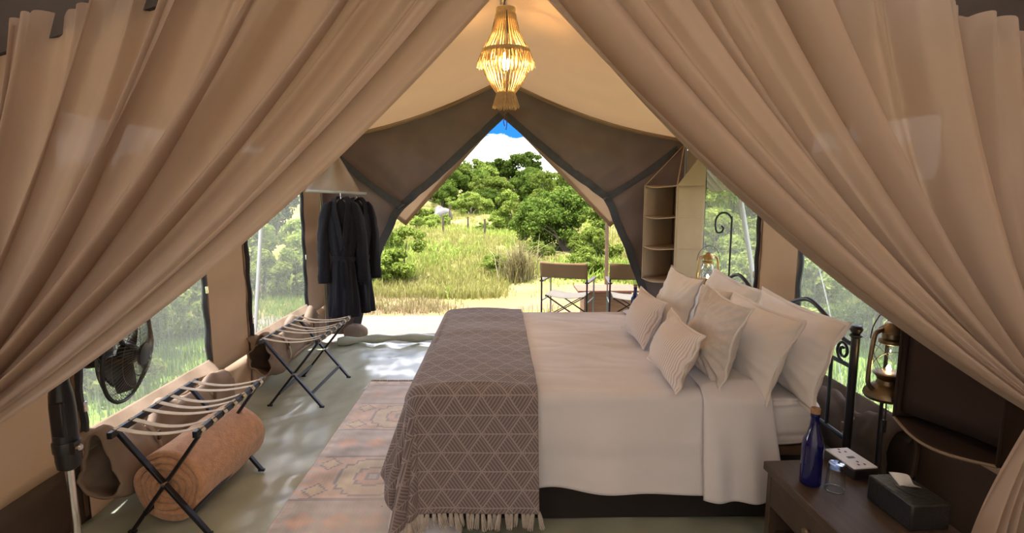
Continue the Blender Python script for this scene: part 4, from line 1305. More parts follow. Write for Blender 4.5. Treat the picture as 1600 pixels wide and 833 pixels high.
# ================================================================ RUG
nx, ny = 150, 420
x0, x1, y0, y1 = -1.125, -0.20, 1.70, 4.44
xs = np.linspace(x0, x1, nx); ys = np.linspace(y0, y1, ny)
X, Y = np.meshgrid(xs, ys, indexing='ij')
fr = SN(91, 14, 3, 30); fr2 = SN(92, 12, 1.0, 5)
pink = np.array((0.78, 0.64, 0.55)); grey = np.array((0.60, 0.58, 0.57)); beige = np.array((0.76, 0.69, 0.55)); dark = np.array((0.40, 0.39, 0.42)); rose = np.array((0.72, 0.55, 0.47))
C = np.zeros(X.shape + (3,)); C[:] = pink
per = 0.84
k = (Y - 2.66) / per; fk = k - np.floor(k)
jag = 0.012 * np.round(np.sin(X * 60) * 2) / 2
bandm = (fk + jag > 0.54); C[bandm] = grey
inner = (fk > 0.68) & (fk < 0.86) & (np.abs(((X * 5.5) % 1) - 0.5) < 0.42 - np.abs(np.round((fk - 0.77) * 40) / 40) * 4.5); C[inner] = rose
bl = (np.abs(fk - 0.545) < 0.010) | (fk > 0.985) | (fk < 0.012); C[bl] = dark
cell = 0.016
def steps(cx_, cy_): return np.round(np.abs(X - cx_) / cell / 1.0), np.round(np.abs((fk - cy_) * per) / cell)
ix, iy = steps(-0.74, 0.27)
def ins(a, b, m, c): return (a <= m) & (b <= m) & (np.floor(a / 3) * 3 + np.floor(b / 3) * 3 <= c)
for m, c, c_in in ((12, 15, beige), (6, 6, rose), (2, 3, grey)):
    I = ins(ix, iy, m, c); inner_ = I & ins(ix + 1, iy, m, c) & ins(ix, iy + 1, m, c)
    C[I] = dark; C[inner_] = c_in
for cx_ in (-1.02, -0.46):
    for cy_ in (0.10, 0.44):
        ix, iy = steps(cx_, cy_); m1 = ix + iy; C[m1 == 4] = dark; C[m1 < 4] = beige
bd = (X < x0 + 0.045); C[bd & ((Y * 12 % 1) < 0.5)] = grey * 1.15
wf = np.sin(Y * 900) * 0.05 + np.sin(X * 700 + np.sin(Y * 40)) * 0.03
C *= (1 + wf + 0.10 * fr(X, Y) + 0.09 * fr2(X, Y))[..., None]
fade = np.clip(0.38 + 0.16 * fr2(X * 0.7 + 3, Y * 0.7), 0.1, 0.6)[..., None]
C = C * (1 - fade) + np.array((0.80, 0.70, 0.60)) * fade
wv = SN(95, 10, 0.6, 3)
Z = 0.010 + 0.004 * (wv(X, Y) + 2) * 0.4 + 0.012 * np.exp(-(((Y - 4.05) + 0.1 * (X + 0.7)) / 0.03) ** 2) * np.clip((X + 0.95) * 4, 0, 1)
rug = grid_obj('rug', np.stack([X, Y, Z], -1), M['rug'], solid=0.007, offset=-1, colors=np.clip(C, 0.02, 1))
tag(rug, 'faded pink and grey kilim runner on the floor beside the bed', 'rug')
mb = MB()
for i in range(150):
    xx = x0 + (x1 - x0) * (i + 0.5) / 150
    a = rnd.uniform(-0.4, 0.4)
    mb.tube([(xx, y1 - 0.005, 0.014), (xx + a * 0.01, y1 + 0.02, 0.018), (xx + a * 0.03, y1 + 0.045, 0.008)], [0.003, 0.0025, 0.001], 4)
mb.build('fringe', M['red_wood'], rug, False, kind='stuff', label='dark reddish fringe at the far end')

# ================================================================ LUGGAGE RACKS
def luggage_rack(loc, w, L, h, rz, label, group):
    root = empty('luggage_rack', loc, rz, label, 'luggage rack', group)
    # local: x across (straps run along x), y along the rails, 0..L
    for k, sx in enumerate((-1, 1)):
        mb = MB(); mb.bar((sx * w / 2, 0, h), (sx * w / 2, L, h), 0.022, 0.03)
        mb.build('rail', M['black_metal'], root, bevel=0.003)
    for y in (0.07, L - 0.07):
        for k, sx in enumerate((-1, 1)):
            yy = y + (0.013 if sx > 0 else -0.013)
            mb = MB(); mb.bar((sx * w / 2, yy, h - 0.004), (-sx * w / 2 * 0.98, yy, 0.008), 0.016, 0.028, (0, 1, 0))
            mb.box((-sx * w / 2 * 0.98, yy, 0.007), (0.036, 0.02, 0.014))
            mb.build('leg', M['black_metal'], root, bevel=0.003)
        mb = MB(); mb.tube([(0, y - 0.03, h / 2), (0, y + 0.03, h / 2)], 0.009, 8); mb.build('pivot_bolt', M['chrome'], root, True)
    for sx in (-1, 1):
        z = h * 0.2
        xk = sx * w / 2 * 0.6
        mb = MB(); mb.bar((xk, 0.07, z), (xk, L - 0.07, z), 0.014, 0.024)
        mb.build('stretcher', M['black_metal'], root, bevel=0.003)
    ns = 7
    for k in range(ns):
        y = 0.05 + (L - 0.10) * k / (ns - 1)
        mb = MB()
        sag = 0.035 + 0.012 * math.sin(k * 2.1)
        hw = w / 2 + 0.016
        path = [(-hw + 0.012, y, h - 0.022), (-hw - 0.002, y, h), (-hw + 0.012, y, h + 0.019)]
        for t in np.linspace(0.06, 0.94, 16):
            path.append((-hw + 2 * hw * t, y + 0.006 * math.sin(k + 3 * t), h + 0.019 - sag * math.sin(pi * t)))
        path += [(hw - 0.012, y, h + 0.019), (hw + 0.002, y, h), (hw - 0.012, y, h - 0.022)]
        mb.ribbon(path, (0, 1, 0), 0.030, 0.003)
        mb.build('strap', M['strap'], root, True)
    return root
luggage_rack((-1.575, 2.33, 0), 0.375, 0.73, 0.52, 0.02, 'black folding luggage rack standing over the rolled rust blanket', None)
luggage_rack((-1.565, 3.86, 0), 0.41, 0.80, 0.52, -0.02, 'black folding luggage rack near the door, nothing beneath it', None)

# rolled fleece blanket
rb = empty('rolled_blanket', (-1.625, 2.47, 0.185), -0.045, 'rust orange blanket rolled up under the luggage rack', 'blanket')
nu, nv = 240, 20
turns = 5.2
P = np.zeros((nu, nv, 3))
for i in range(nu):
    t = i / (nu - 1)
    a = 2 * pi * turns * t + 0.8
    r = 0.022 + (0.172 - 0.022) * t + 0.003 * math.sin(5 * a)
    for j in range(nv):
        v = j / (nv - 1)
        P[i, j] = (r * math.cos(a), v * 0.63 + 0.012 * math.sin(a * 1.7 + 3 * t) * (1 if v < 0.5 else -1) * (abs(v - 0.5) > 0.45), r * math.sin(a) * 0.985 + 0.003 * math.sin(9 * v + a))
grid_obj('blanket', P, M['rust'], rb, solid=0.024, offset=0)

# ================================================================ FAN
fan = empty('standing_fan', (-1.745, 2.08, 0), 0, 'black pedestal fan on a chrome pole beside the left window', 'fan')
mb = MB(); mb.lathe([(0.17, 0.0), (0.175, 0.012), (0.16, 0.028), (0.05, 0.045), (0.03, 0.06)], seg=32); mb.build('base', M['black_plastic'], fan, True)
mb = MB(); mb.tube([(0, 0, 0.05), (0, 0, 0.53)], 0.016, 14); mb.build('pole', M['chrome'], fan, True)
mb = MB(); mb.lathe([(0.026, 0.50), (0.040, 0.51), (0.043, 0.54), (0.043, 0.76), (0.040, 0.81), (0.032, 0.86), (0.028, 0.90)], seg=20)
mb.build('column', M['black_plastic'], fan, True)
mb = MB(); mb.lathe([(0.046, 0.575), (0.048, 0.58), (0.048, 0.615), (0.046, 0.62)], seg=20); mb.box((0.048, -0.02, 0.60), (0.02, 0.03, 0.05)); mb.build('collar', M['black_plastic'], fan, True)
mb = MB(); mb.lathe([(0.012, 0), (0.014, 0.006), (0.014, 0.02), (0.010, 0.024)], (0.05, -0.02, 0.60), 12, Matrix.Rotation(pi / 2, 3, 'Y')); mb.build('knob', M['chrome'], fan, True)
mb = MB(); mb.box((0.01, -0.038, 0.72), (0.05, 0.02, 0.14)); mb.build('control_panel', M['black_plastic'], fan, bevel=0.006)
axd = Vector((0.97, 0.17, -0.12)).normalized()
q = Vector((0, 0, 1)).rotation_difference(axd).to_matrix()
hub = Vector((0.215, 0.09, 0.95))
mb = MB(); mb.tube([(0, 0, 0.85), (0.02, 0.01, 0.93), (0.06, 0.025, 0.965)], 0.026, 12); mb.build('neck', M['black_plastic'], fan, True)
mb = MB(); mb.lathe([(0.02, -0.24), (0.05, -0.235), (0.066, -0.20), (0.070, -0.13), (0.062, -0.085), (0.045, -0.075)], tuple(hub), 24, q); mb.build('motor_housing', M['black_plastic'], fan, True)
mb = MB(); mb.lathe([(0.03, -0.03), (0.042, -0.02), (0.042, 0.012), (0.03, 0.028), (0.006, 0.034)], tuple(hub), 20, q); mb.build('hub', M['black_plastic'], fan, True)
RG = 0.195
for b in range(5):
    nu, nv = 12, 8
    P = np.zeros((nu, nv, 3))
    a0 = 2 * pi * b / 5
    for i in range(nu):
        r = 0.035 + (0.168 - 0.035) * i / (nu - 1)
        wid = 0.28 + 0.42 * math.sin(pi * min(1, 0.15 + 0.75 * i / (nu - 1)))
        for j in range(nv):
            v = j / (nv - 1) - 0.5
            a = a0 + v * wid + 0.25 * i / (nu - 1)
            p = q @ Vector((r * math.cos(a), r * math.sin(a), 0.045 * v * (1.1 - 0.3 * i / nu) - 0.005)) + hub
            P[i, j] = p
    grid_obj('blade', P, M['black_plastic'], fan, solid=0.0025)
def guard(name, sgn, depth):
    mb = MB()
    prof = lambda r: sgn * depth * (1 - (r / RG) ** 2.6)
    n = 60
    for k in range(n):
        a = 2 * pi * k / n
        pts = [q @ Vector((r * math.cos(a + 0.5 * (r / RG)), r * math.sin(a + 0.5 * (r / RG)), prof(r))) + hub for r in np.linspace(0.045, RG, 9)]
        mb.tube(pts, 0.0011, 4, False)
    for r in (0.085, 0.13, 0.168):
        mb.tube([q @ Vector((r * math.cos(a), r * math.sin(a), prof(r))) + hub for a in np.linspace(0, 2 * pi, 48)], 0.0013, 4, False)
    g = mb.build(name, M['wire'], fan, True, kind='stuff')
guard('front_guard', 1, 0.06)
guard('rear_guard', -1, 0.085)
mb = MB(); mb.tube([q @ Vector((RG * math.cos(a), RG * math.sin(a), 0)) + hub for a in np.linspace(0, 2 * pi, 60)], 0.0075, 8, False)
mb.build('guard_ring', M['black_metal'], fan, True)
mb = MB(); mb.lathe([(0.046, 0.052), (0.046, 0.062), (0.03, 0.066), (0.002, 0.067)], tuple(hub), 24, q); mb.build('badge', M['black_plastic'], fan, True)

# ================================================================ ROBES AND THEIR HANGING RAIL
rail = empty('hanging_rail', (-1.90, 5.36, 1.615), 0, 'canvas hung clothes rail holding the dark robes in the rear corner', 'clothes rail')
mb = MB(); mb.tube([(0, -0.02, 0.0), (0.56, 0.02, -0.03)], 0.013, 10); mb.build('bar', M['grey_pole'], rail, True)
for nm, top in (('front_sling', (0.235, 0.13, 0.38)), ('rear_sling', (0.10, 0.34, 0.46))):
    nu, nv = 16, 12
    P = np.zeros((nu, nv, 3))
    for i in range(nu):
        u = i / (nu - 1)
        base = Vector((-0.02 + 0.54 * u, -0.02 + 0.04 * u - 0.008, -0.015 - 0.03 * u))
        for j in range(nv):
            v = j / (nv - 1)
            tp_ = Vector(top) + Vector((0.03 * (u - 0.5), 0, 0))
            p = base.lerp(tp_, v); p.y += 0.025 * math.sin(9 * u) * math.sin(pi * v); p.z -= 0.05 * math.sin(pi * v) * math.sin(pi * u) * 0.5
            P[i, j] = p
    grid_obj(nm, P, M['canvas_roll'], rail, solid=0.004)
mb = MB(); mb.tube([(0.22, 0.12, 0.36), (0.10, 0.40, 0.52)], 0.006, 6); mb.build('cord', M['strap'], rail, True)

def robe(loc, rz, label, scale=1.0, sleeve_len=0.80, seed=1, hem=1.22):
    root = empty('bathrobe', loc, rz, label, 'bathrobe')          # origin at the hanger hook
    f = SN(seed, 8, 0.8, 3.0)
    nu, nv = 56, 64
    P = np.zeros((nu, nv, 3))
    for j in range(nv):
        t = j / (nv - 1)
        z = -0.05 - (hem - 0.05) * t
        # half width and depth down the garment
        wd = np.interp(t, [0, 0.03, 0.08, 0.16, 0.36, 0.46, 0.50, 0.56, 0.75, 1.0], [0.055, 0.10, 0.195, 0.205, 0.175, 0.145, 0.130, 0.145, 0.165, 0.185])
        dp = np.interp(t, [0, 0.03, 0.08, 0.16, 0.46, 0.50, 0.56, 1.0], [0.045, 0.055, 0.075, 0.10, 0.095, 0.085, 0.095, 0.12])
        for i in range(nu):
            a = 2 * pi * i / nu
            amp = np.interp(t, [0, 0.15, 0.45, 1.0], [0.0, 0.04, 0.07, 0.20])
            k = 1 + amp * (0.6 * math.sin(7 * a + 2 * float(f(0.2, t * 0.6))) + 0.4 * math.sin(12 * a + 1.3))
            P[i, j] = (wd * k * math.cos(a), dp * k * math.sin(a), z - 0.012 * abs(math.cos(a)) * (t > 0.04) * 0 - (0.05 * abs(math.cos(a)) ** 1.5 if t < 0.10 else 0.05 * max(0, 1 - (t - 0.1) / 0.1) * abs(math.cos(a)) ** 1.5))
    grid_obj('body', P, M['robe'], root, close_u=True)
    for sx in (-1, 1):
        Q = np.zeros((24, 34, 3))
        for j in range(34):
            t = j / 33
            ctr = Vector((sx * (0.135 + 0.085 * min(1, t * 2.2) ** 0.6 + 0.02 * t), -0.02 + 0.03 * t, -0.075 - sleeve_len * t))
            ra = np.interp(t, [0, 0.04, 0.14, 0.5, 0.92, 1], [0.02, 0.05, 0.072, 0.066, 0.076, 0.080]); rb_ = np.interp(t, [0, 0.1, 1], [0.035, 0.062, 0.06])
            for i in range(24):
                a = 2 * pi * i / 24
                k = 1 + 0.08 * math.sin(4 * a + 5 * t) + 0.04 * math.sin(9 * t * 4)
                Q[i, j] = (ctr.x + ra * k * math.cos(a), ctr.y + rb_ * k * math.sin(a), ctr.z)
        sl = grid_obj('sleeve', Q, M['robe'], root, close_u=True, solid=0.008)
        mb = MB()
        mb.lathe([(0.0, 0.0), (0.004, 0.0), (0.004, 0.001), (0, 0.001)], tuple(Q[:, 33].mean(0)), 6)
        R_ = [Vector(Q[i, 31]) + (Vector(Q[i, 31]) - Vector(Q[:, 31].mean(0))).normalized() * 0.004 for i in range(24)]
        mb = MB(); mb.ribbon(R_ + [R_[0]], (0, 0, 1), 0.05, 0.008); mb.build('cuff', M['robe'], sl, True)
    # shawl collar
    mb = MB()
    for sx in (-1, 1):
        pts = curve([(sx * 0.03, 0.06, -0.045), (sx * 0.075, 0.0, -0.05), (sx * 0.085, -0.075, -0.13), (sx * 0.05, -0.112, -0.30), (sx * 0.005, -0.112, -0.55)], 6)
        mb.ribbon(pts, [(1, 0.4 * sx, 0.3)] * len(pts), 0.06, 0.018)
    mb.build('collar', M['robe'], root, True)
    mb = MB()
    mb.ribbon([(0.148 * math.cos(a), 0.105 * math.sin(a), -0.635 + 0.01 * math.sin(2 * a)) for a in np.linspace(0, 2 * pi, 30)], (0, 0, 1), 0.045, 0.012)
    for dx in (-0.03, 0.03):
        mb.ribbon(curve([(dx * 0.3, -0.112, -0.63), (dx, -0.13, -0.70), (dx * 1.2, -0.125, -0.92)], 6), (1, 0, 0), 0.035, 0.01)
    mb.build('belt', M['robe'], root, True)
    mb = MB(); mb.tube(curve([(0, 0, -0.10), (0, 0, -0.03), (0, 0.012, 0.0), (0, 0.0, 0.022), (0, -0.016, 0.008)], 6), 0.004, 6)
    mb.build('hanger_hook', M['chrome'], root, True)
    return root
r1 = robe((-1.56, 5.27, 1.585), 0.30, 'dark bathrobe hanging in front on the corner rail', seed=4)
r2 = robe((-1.475, 5.52, 1.575), 0.6, 'dark bathrobe hanging behind another, nearest the door opening', seed=6)
r1.scale = (0.76, 0.9, 0.98); r2.scale = (0.72, 0.85, 0.98)
# dark bag on the floor beneath the robes
mb = MB()
f = SN(77, 6, 0.4, 1.4)
P = np.zeros((28, 16, 3))
for i in range(28):
    for j in range(16):
        a = 2 * pi * i / 28; b = -pi / 2 + pi * j / 15
        ca, sa, cb, sb = math.cos(a), math.sin(a), math.cos(b), math.sin(b)
        e = 0.7
        g_ = lambda v: math.copysign(abs(v) ** e, v)
        k = 1 + 0.07 * float(f(ca * cb, sa + sb))
        P[i, j] = (0.12 * k * g_(ca) * g_(cb), 0.09 * k * g_(sa) * g_(cb), 0.085 + 0.085 * k * g_(sb))
o = grid_obj('laundry_bag', P, M['canvas_roll'], close_u=True); o.location = (-1.62, 5.80, 0.0)
tag(o, 'brown canvas bag on the floor beneath the robes', 'bag')

# ================================================================ CANVAS ORGANIZERS
def organizer(plan, zs, mat, label, straps_to, shelf_sag=0.02, rim=None):
    """plan: wall_near, front_near, front_far, wall_far (x, y); open between the two front corners"""
    wn_, fn_, ff_, wf_ = [Vector((p[0], p[1], 0)) for p in plan]
    root = empty('canvas_organizer', (fn_.x, fn_.y, zs[0]), 0, label, 'organizer')
    org = Vector((fn_.x, fn_.y, zs[0]))
    H = zs[-1] - zs[0]
    def panel(name, a, b, z0, z1, bulge):
        nu, nv = 12, 24
        P = np.zeros((nu, nv, 3))
        d = (b - a); nrm = Vector((d.y, -d.x, 0)).normalized()
        for i in range(nu):
            u = i / (nu - 1)
            for j in range(nv):
                v = j / (nv - 1)
                p = a + d * u + Vector((0, 0, z0 + (z1 - z0) * v)) + nrm * bulge * math.sin(pi * u) * (0.5 + 0.5 * math.cos(v * 2 * pi * (len(zs) - 1)))
                P[i, j] = p - org
        return grid_obj(name, P, mat, root, solid=0.006)
    panel('side_panel', wn_, fn_, zs[0], zs[-1], 0.012)
    panel('side_panel', ff_, wf_, zs[0], zs[-1], 0.012)
    panel('back_panel', wf_, wn_, zs[0], zs[-1], 0.0)
    for z in zs:
        nu, nv = 14, 14
        P = np.zeros((nu, nv, 3))
        for i in range(nu):
            u = i / (nu - 1)
            for j in range(nv):
                v = j / (nv - 1)
                w_ = wn_.lerp(wf_, u); f_ = fn_.lerp(ff_, u)
                out = (f_ - w_).normalized()
                f_ = f_ + out * 0.045 * math.sin(pi * u)
                p = w_.lerp(f_, v) + Vector((0, 0, z - shelf_sag * math.sin(pi * u) * v))
                P[i, j] = p - org
        sh = grid_obj('shelf', P, mat, root, solid=0.008)
        mb = MB(); mb.tube([Vector(P[i, -1]) for i in range(nu)], 0.006, 6); mb.build('hem', rim or mat, sh, True)
    for p in (fn_, ff_):
        mb = MB(); mb.tube([p + Vector((0, 0, zs[0])) - org, p + Vector((0, 0, zs[-1])) - org], 0.006, 6)
        mb.build('edge_seam', mat, root, True)
        if straps_to is not None:
            mb = MB(); a = p + Vector((0, 0, zs[-1])) - org; b = Vector(straps_to) - org
            mb.ribbon([a.lerp(b, t) for t in np.linspace(0, 1, 8)], (0, 1, 0.2), 0.02, 0.004)
            mb.build('hanging_strap', mat, root, True)
    if straps_to is not None:
        mb = MB(); a = fn_ + Vector((0, 0, zs[-1])) - org; b = wn_ + Vector((0, 0, zs[-1])) - org
        tpn = Vector((wn_.x, wn_.y, EAVE - 0.06)) - org
        mb.add([a, b, tpn, a.lerp(tpn, 0.55) + Vector((0.01, 0, -0.03))], [(0, 1, 2, 3)])
        o = mb.build('gusset', mat, root); m_ = o.modifiers.new('s', 'SOLIDIFY'); m_.thickness = 0.005
    return root
organizer([(2.00, 5.42), (1.725, 5.44), (1.475, 5.72), (1.86, 5.94)], [0.69, 1.03, 1.35, 1.665], M['organizer'], 'tan canvas hanging shelf organizer in the rear right corner', (1.93, 5.90, 2.10))
og = organizer([(1.99, 1.70), (1.70, 1.74), (1.645, 2.165), (1.99, 2.19)], [0.66, 1.33], M['shaded_organizer'], 'canvas hanging shelf with painted shade beside the near bedside table', None, 0.03, M['canvas_roll'])
P = np.zeros((16, 10, 3))
for i in range(16):
    for j in range(10):
        u, v = i / 15, j / 9
        P[i, j] = (0.035 - 0.055 * u + 0.012 * math.sin(5 * u) * (1 - v) + 0.05 * (1 - v) * (1 - u), 0.415 * u, 0.03 + 0.64 * v)
grid_obj('front_flap', P, M['shaded_organizer'], og, solid=0.005)

# ================================================================ PENDANT LAMP
pl = empty('pendant_lamp', (0.015, 3.5, 2.12), 0, 'beige rope chandelier lamp with fringe hanging from the ridge, glowing', 'lamp')
def ring(name, r, z, h, th=0.004):
    mb = MB(); mb.lathe([(r - th, z - h / 2), (r, z - h / 2), (r, z + h / 2), (r - th, z + h / 2), (r - th, z - h / 2)], seg=40, cap0=False, cap1=False)
    return mb.build(name, M['rope'], pl, True)
ring('top_ring', 0.060, 0.565, 0.05); ring('middle_ring', 0.150, 0.33, 0.028, 0.006); ring('bottom_ring', 0.056, 0.085, 0.03)
NS = 36
up = MB(); 
pts = [(np.interp(t, [0, 1], [0.060, 0.150]) - 0.020 * math.sin(pi * t), 0, 0.555 - 0.22 * t) for t in np.linspace(0, 1, 9)]
up.tube(pts, [0.0042 + 0.0012 * math.sin(i * 2.1) for i in range(9)], 6)
lowr = MB()
pts = [(np.interp(t, [0, 0.35, 0.7, 1], [0.147, 0.141, 0.108, 0.058]), 0, 0.32 - 0.23 * t) for t in np.linspace(0, 1, 9)]
lowr.tube(pts, [0.0042 + 0.0012 * math.sin(i * 2.1) for i in range(9)], 6)
fu = up.build('rope_strand', M['rope'], pl, True); flw = lowr.build('rope_strand', M['rope'], pl, True)
for k in range(1, NS):
    for base in (fu, flw):
        c = base.copy(); COL.objects.link(c); c.parent = pl
        c.rotation_euler = (0, 0, 2 * pi * k / NS)
def fringe(name, r0, r1, z0, z1, n):
    mb = MB()
    for k in range(n):
        a = 2 * pi * (k + rnd.uniform(-.3, .3)) / n
        rr = r1 + rnd.uniform(-0.008, 0.008); zz = z1 + rnd.uniform(-0.012, 0.008)
        a2 = a + rnd.uniform(-0.04, 0.04)
        mb.tube([(r0 * math.cos(a), r0 * math.sin(a), z0), ((r0 * 0.5 + rr * 0.5) * math.cos(a2), (r0 * 0.5 + rr * 0.5) * math.sin(a2), z0 * 0.5 + zz * 0.5), (rr * math.cos(a2), rr * math.sin(a2), zz)], [0.003, 0.0035, 0.002], 4, False)
    mb.build(name, M['fringe'], pl, True, kind='stuff')
fringe('fringe', 0.152, 0.176, 0.325, 0.248, 170)
fringe('bottom_fringe', 0.057, 0.078, 0.085, 0.005, 130)
for k in range(4):
    a = k * pi / 2 + 0.1
    mb = MB(); mb.tube([(0.058 * math.cos(a), 0.058 * math.sin(a), 0.56), (0.086 * math.cos(a), 0.086 * math.sin(a), 0.445), (0.146 * math.cos(a), 0.146 * math.sin(a), 0.33), (0.128 * math.cos(a), 0.128 * math.sin(a), 0.20), (0.053 * math.cos(a), 0.053 * math.sin(a), 0.09)], 0.003, 6)
    mb.build('frame_wire', M['black_metal'], pl, True)
mb = MB(); mb.tube(curve([(0, 0, 0.36), (0, 0, 0.56), (-0.012, 0, 0.60), (0, 0, 0.655)], 6), 0.004, 6); mb.build('cord', M['black_plastic'], pl, True)
mb = MB(); mb.lathe([(0.018, 0.33), (0.02, 0.34), (0.02, 0.38), (0.008, 0.39)], (0.0, 0, 0), 14); mb.build('bulb_holder', M['black_plastic'], pl, True)
mb = MB(); mb.lathe([(0.004, 0.225), (0.018, 0.235), (0.026, 0.258), (0.024, 0.285), (0.014, 0.315), (0.013, 0.332)], (0, 0, 0), 16); mb.build('bulb', M['bulb'], pl, True)

# ================================================================ LANTERNS ON CROOKS
def lantern(loc, rz, label, s=1.0, metal=None, energy=1.5):
    metal = metal or M['brass']
    root = empty('hurricane_lantern', loc, rz, label, 'lantern')       # origin: bottom of the fuel tank
    root.scale = (s, s, s)
    mb = MB(); mb.lathe([(0.06, 0.0), (0.082, 0.004), (0.090, 0.018), (0.086, 0.036), (0.072, 0.052), (0.060, 0.062), (0.045, 0.070), (0.040, 0.088), (0.044, 0.094), (0.030, 0.10)], seg=32)
    mb.build('fuel_tank', metal, root, True)
    mb = MB(); mb.lathe([(0.012, 0), (0.012, 0.018), (0.009, 0.02)], (0.055, -0.03, 0.052), 12, Matrix.Rotation(0.5, 3, 'Y')); mb.build('filler_cap', metal, root, True)
    mb = MB(); mb.lathe([(0.040, 0.095), (0.056, 0.112), (0.060, 0.118), (0.050, 0.124), (0.02, 0.126)], seg=28); mb.build('burner_plate', metal, root, True)
    mb = MB(); mb.lathe([(0.042, 0.118), (0.056, 0.145), (0.061, 0.172), (0.056, 0.205), (0.043, 0.240), (0.038, 0.252)], seg=32, cap0=False, cap1=False); mb.build('glass_globe', M['glass'], root, True)
    mb = MB(); mb.lathe([(0.040, 0.250), (0.048, 0.254), (0.048, 0.268), (0.036, 0.276), (0.036, 0.296), (0.055, 0.302), (0.050, 0.318), (0.030, 0.332), (0.026, 0.345), (0.006, 0.352)], seg=28); mb.build('hood', metal, root, True)
    for sx in (-1, 1):
        mb = MB(); mb.tube(curve([(sx * 0.068, 0, 0.045), (sx * 0.095, 0, 0.075), (sx * 0.100, 0, 0.12), (sx * 0.092, 0, 0.24), (sx * 0.080, 0, 0.30), (sx * 0.045, 0, 0.316)], 7), 0.0095, 10); mb.build('side_tube', metal, root, True)
    for a in (0.5, 2.6):
        mb = MB(); mb.tube([(0.066 * math.cos(a + t), 0.066 * math.sin(a + t), 0.14 + 0.09 * abs(math.sin(t))) for t in np.linspace(0, pi, 16)], 0.0016, 5); mb.build('guard_wire', M['black_metal'], root, True)
    mb = MB(); mb.tube([(0.105 * math.cos(t), 0.0, 0.28 + 0.13 * math.sin(t)) for t in np.linspace(0.0, pi, 26)], 0.0025, 6); mb.build('bail_handle', M['black_metal'], root, True)
    mb = MB(); mb.lathe([(0.003, 0.126), (0.008, 0.130), (0.010, 0.138), (0.007, 0.148), (0.002, 0.156)], seg=14); mb.build('bulb', M['lantern_bulb'], root, True)
    return root
def crook(loc, h, reach, rz, label):
    root = empty('lantern_crook', loc, rz, label, 'crook')
    # rises from the floor, arches over along -x and curls at the end
    arch = [(0, 0, 0), (0, 0, h * 0.5), (0, 0, h - reach)]
    for a in np.linspace(0, pi, 14)[1:]: arch.append((-reach + reach * math.cos(a), 0, h - reach + reach * math.sin(a) * 1.15))
    arch += [(-2 * reach + 0.003, 0, h - reach - 0.05), (-2 * reach + 0.02, 0, h - reach - 0.085), (-2 * reach + 0.055, 0, h - reach - 0.082), (-2 * reach + 0.068, 0, h - reach - 0.05), (-2 * reach + 0.05, 0, h - reach - 0.03)]
    mb = MB(); mb.tube(curve(arch, 4), 0.008, 8); mb.build('rod', M['black_metal'], root, True)
    mb = MB(); mb.lathe([(0.11, 0.0), (0.11, 0.010), (0.02, 0.018), (0.01, 0.03)], seg=24); mb.build('foot', M['black_metal'], root, True)
    return root
lantern((1.685, 2.275, 0.695), 0.15, 'lit brass hurricane lantern hanging at the near bedside', 1.0, M['bronze'], 0.12)
crook((1.775, 2.42, 0), 1.40, 0.055, 0.9, 'black crook holding up the near lit lantern')
lantern((1.715, 4.50, 0.765), 0.1, 'brass hurricane lantern behind the pillows at the far bedside', 0.95, M['brass'], 0.08)
crook((1.895, 4.50, 0), 1.42, 0.068, 0.0, 'black crook with a scroll end behind the far lantern')
# cable of the near lantern with an inline switch
cb = empty('lantern_cable', (1.685, 2.27, 0.44), 0, 'thin black cable with inline switch below the near lantern', 'cable')
mb = MB(); mb.tube(curve([(0, 0.0, 0.252), (0.002, 0, 0.16), (-0.004, 0, 0.06), (0.0, 0, -0.05), (-0.01, 0, -0.2), (0.02, 0, -0.34), (0.06, 0.05, -0.395)], 6), 0.003, 6); mb.build('wire', M['black_plastic'], cb, True)
mb = MB(); mb.box((0.0, 0, 0.13), (0.018, 0.014, 0.06)); mb.build('switch', M['black_plastic'], cb, bevel=0.004)

# ================================================================ BEDSIDE TABLES AND WHAT STANDS ON THEM
def bedside(loc, rz, label, w=0.40, L=0.62, h=0.5):
    root = empty('bedside_table', loc, rz, label, 'bedside table')
    mb = MB(); mb.box((0, 0, h - 0.0175), (w, L, 0.035)); mb.build('top', M['dark_wood'], root, bevel=0.004)
    for sy in (-1, 1):
        mb = MB(); mb.box((0, sy * (L / 2 - 0.025), (h - 0.035) / 2), (w - 0.03, 0.03, h - 0.035)); mb.build('side_panel', M['dark_wood'], root, bevel=0.003)
    mb = MB(); mb.box((0.02, 0, 0.20), (w - 0.06, L - 0.06, 0.025)); mb.build('shelf', M['dark_wood'], root, bevel=0.003)
    mb = MB(); mb.box((w / 2 - 0.025, 0, (h - 0.035) / 2), (0.02, L - 0.08, h - 0.035)); mb.build('back_panel', M['dark_wood'], root, bevel=0.003)
    mb = MB(); mb.box((-w / 2 + 0.025, 0, 0.39), (0.02, L - 0.085, 0.13)); dr = mb.build('drawer', M['dark_wood'], root, bevel=0.003)
    mb = MB(); mb.lathe([(0.006, 0), (0.006, 0.01), (0.014, 0.016), (0.012, 0.024), (0.003, 0.027)], (-w / 2 + 0.015, 0, 0.39), 12, Matrix.Rotation(-pi / 2, 3, 'Y')); mb.build('knob', M['bronze'], dr, True)
    return root
bedside((1.283, 1.80, 0), 0.04, 'dark wooden bedside table with bottle and tissue box in the near corner')
bedside((1.30, 4.62, 0), 0.0, 'dark wooden bedside table hidden behind the bed at the far side', 0.40, 0.6, 0.5)

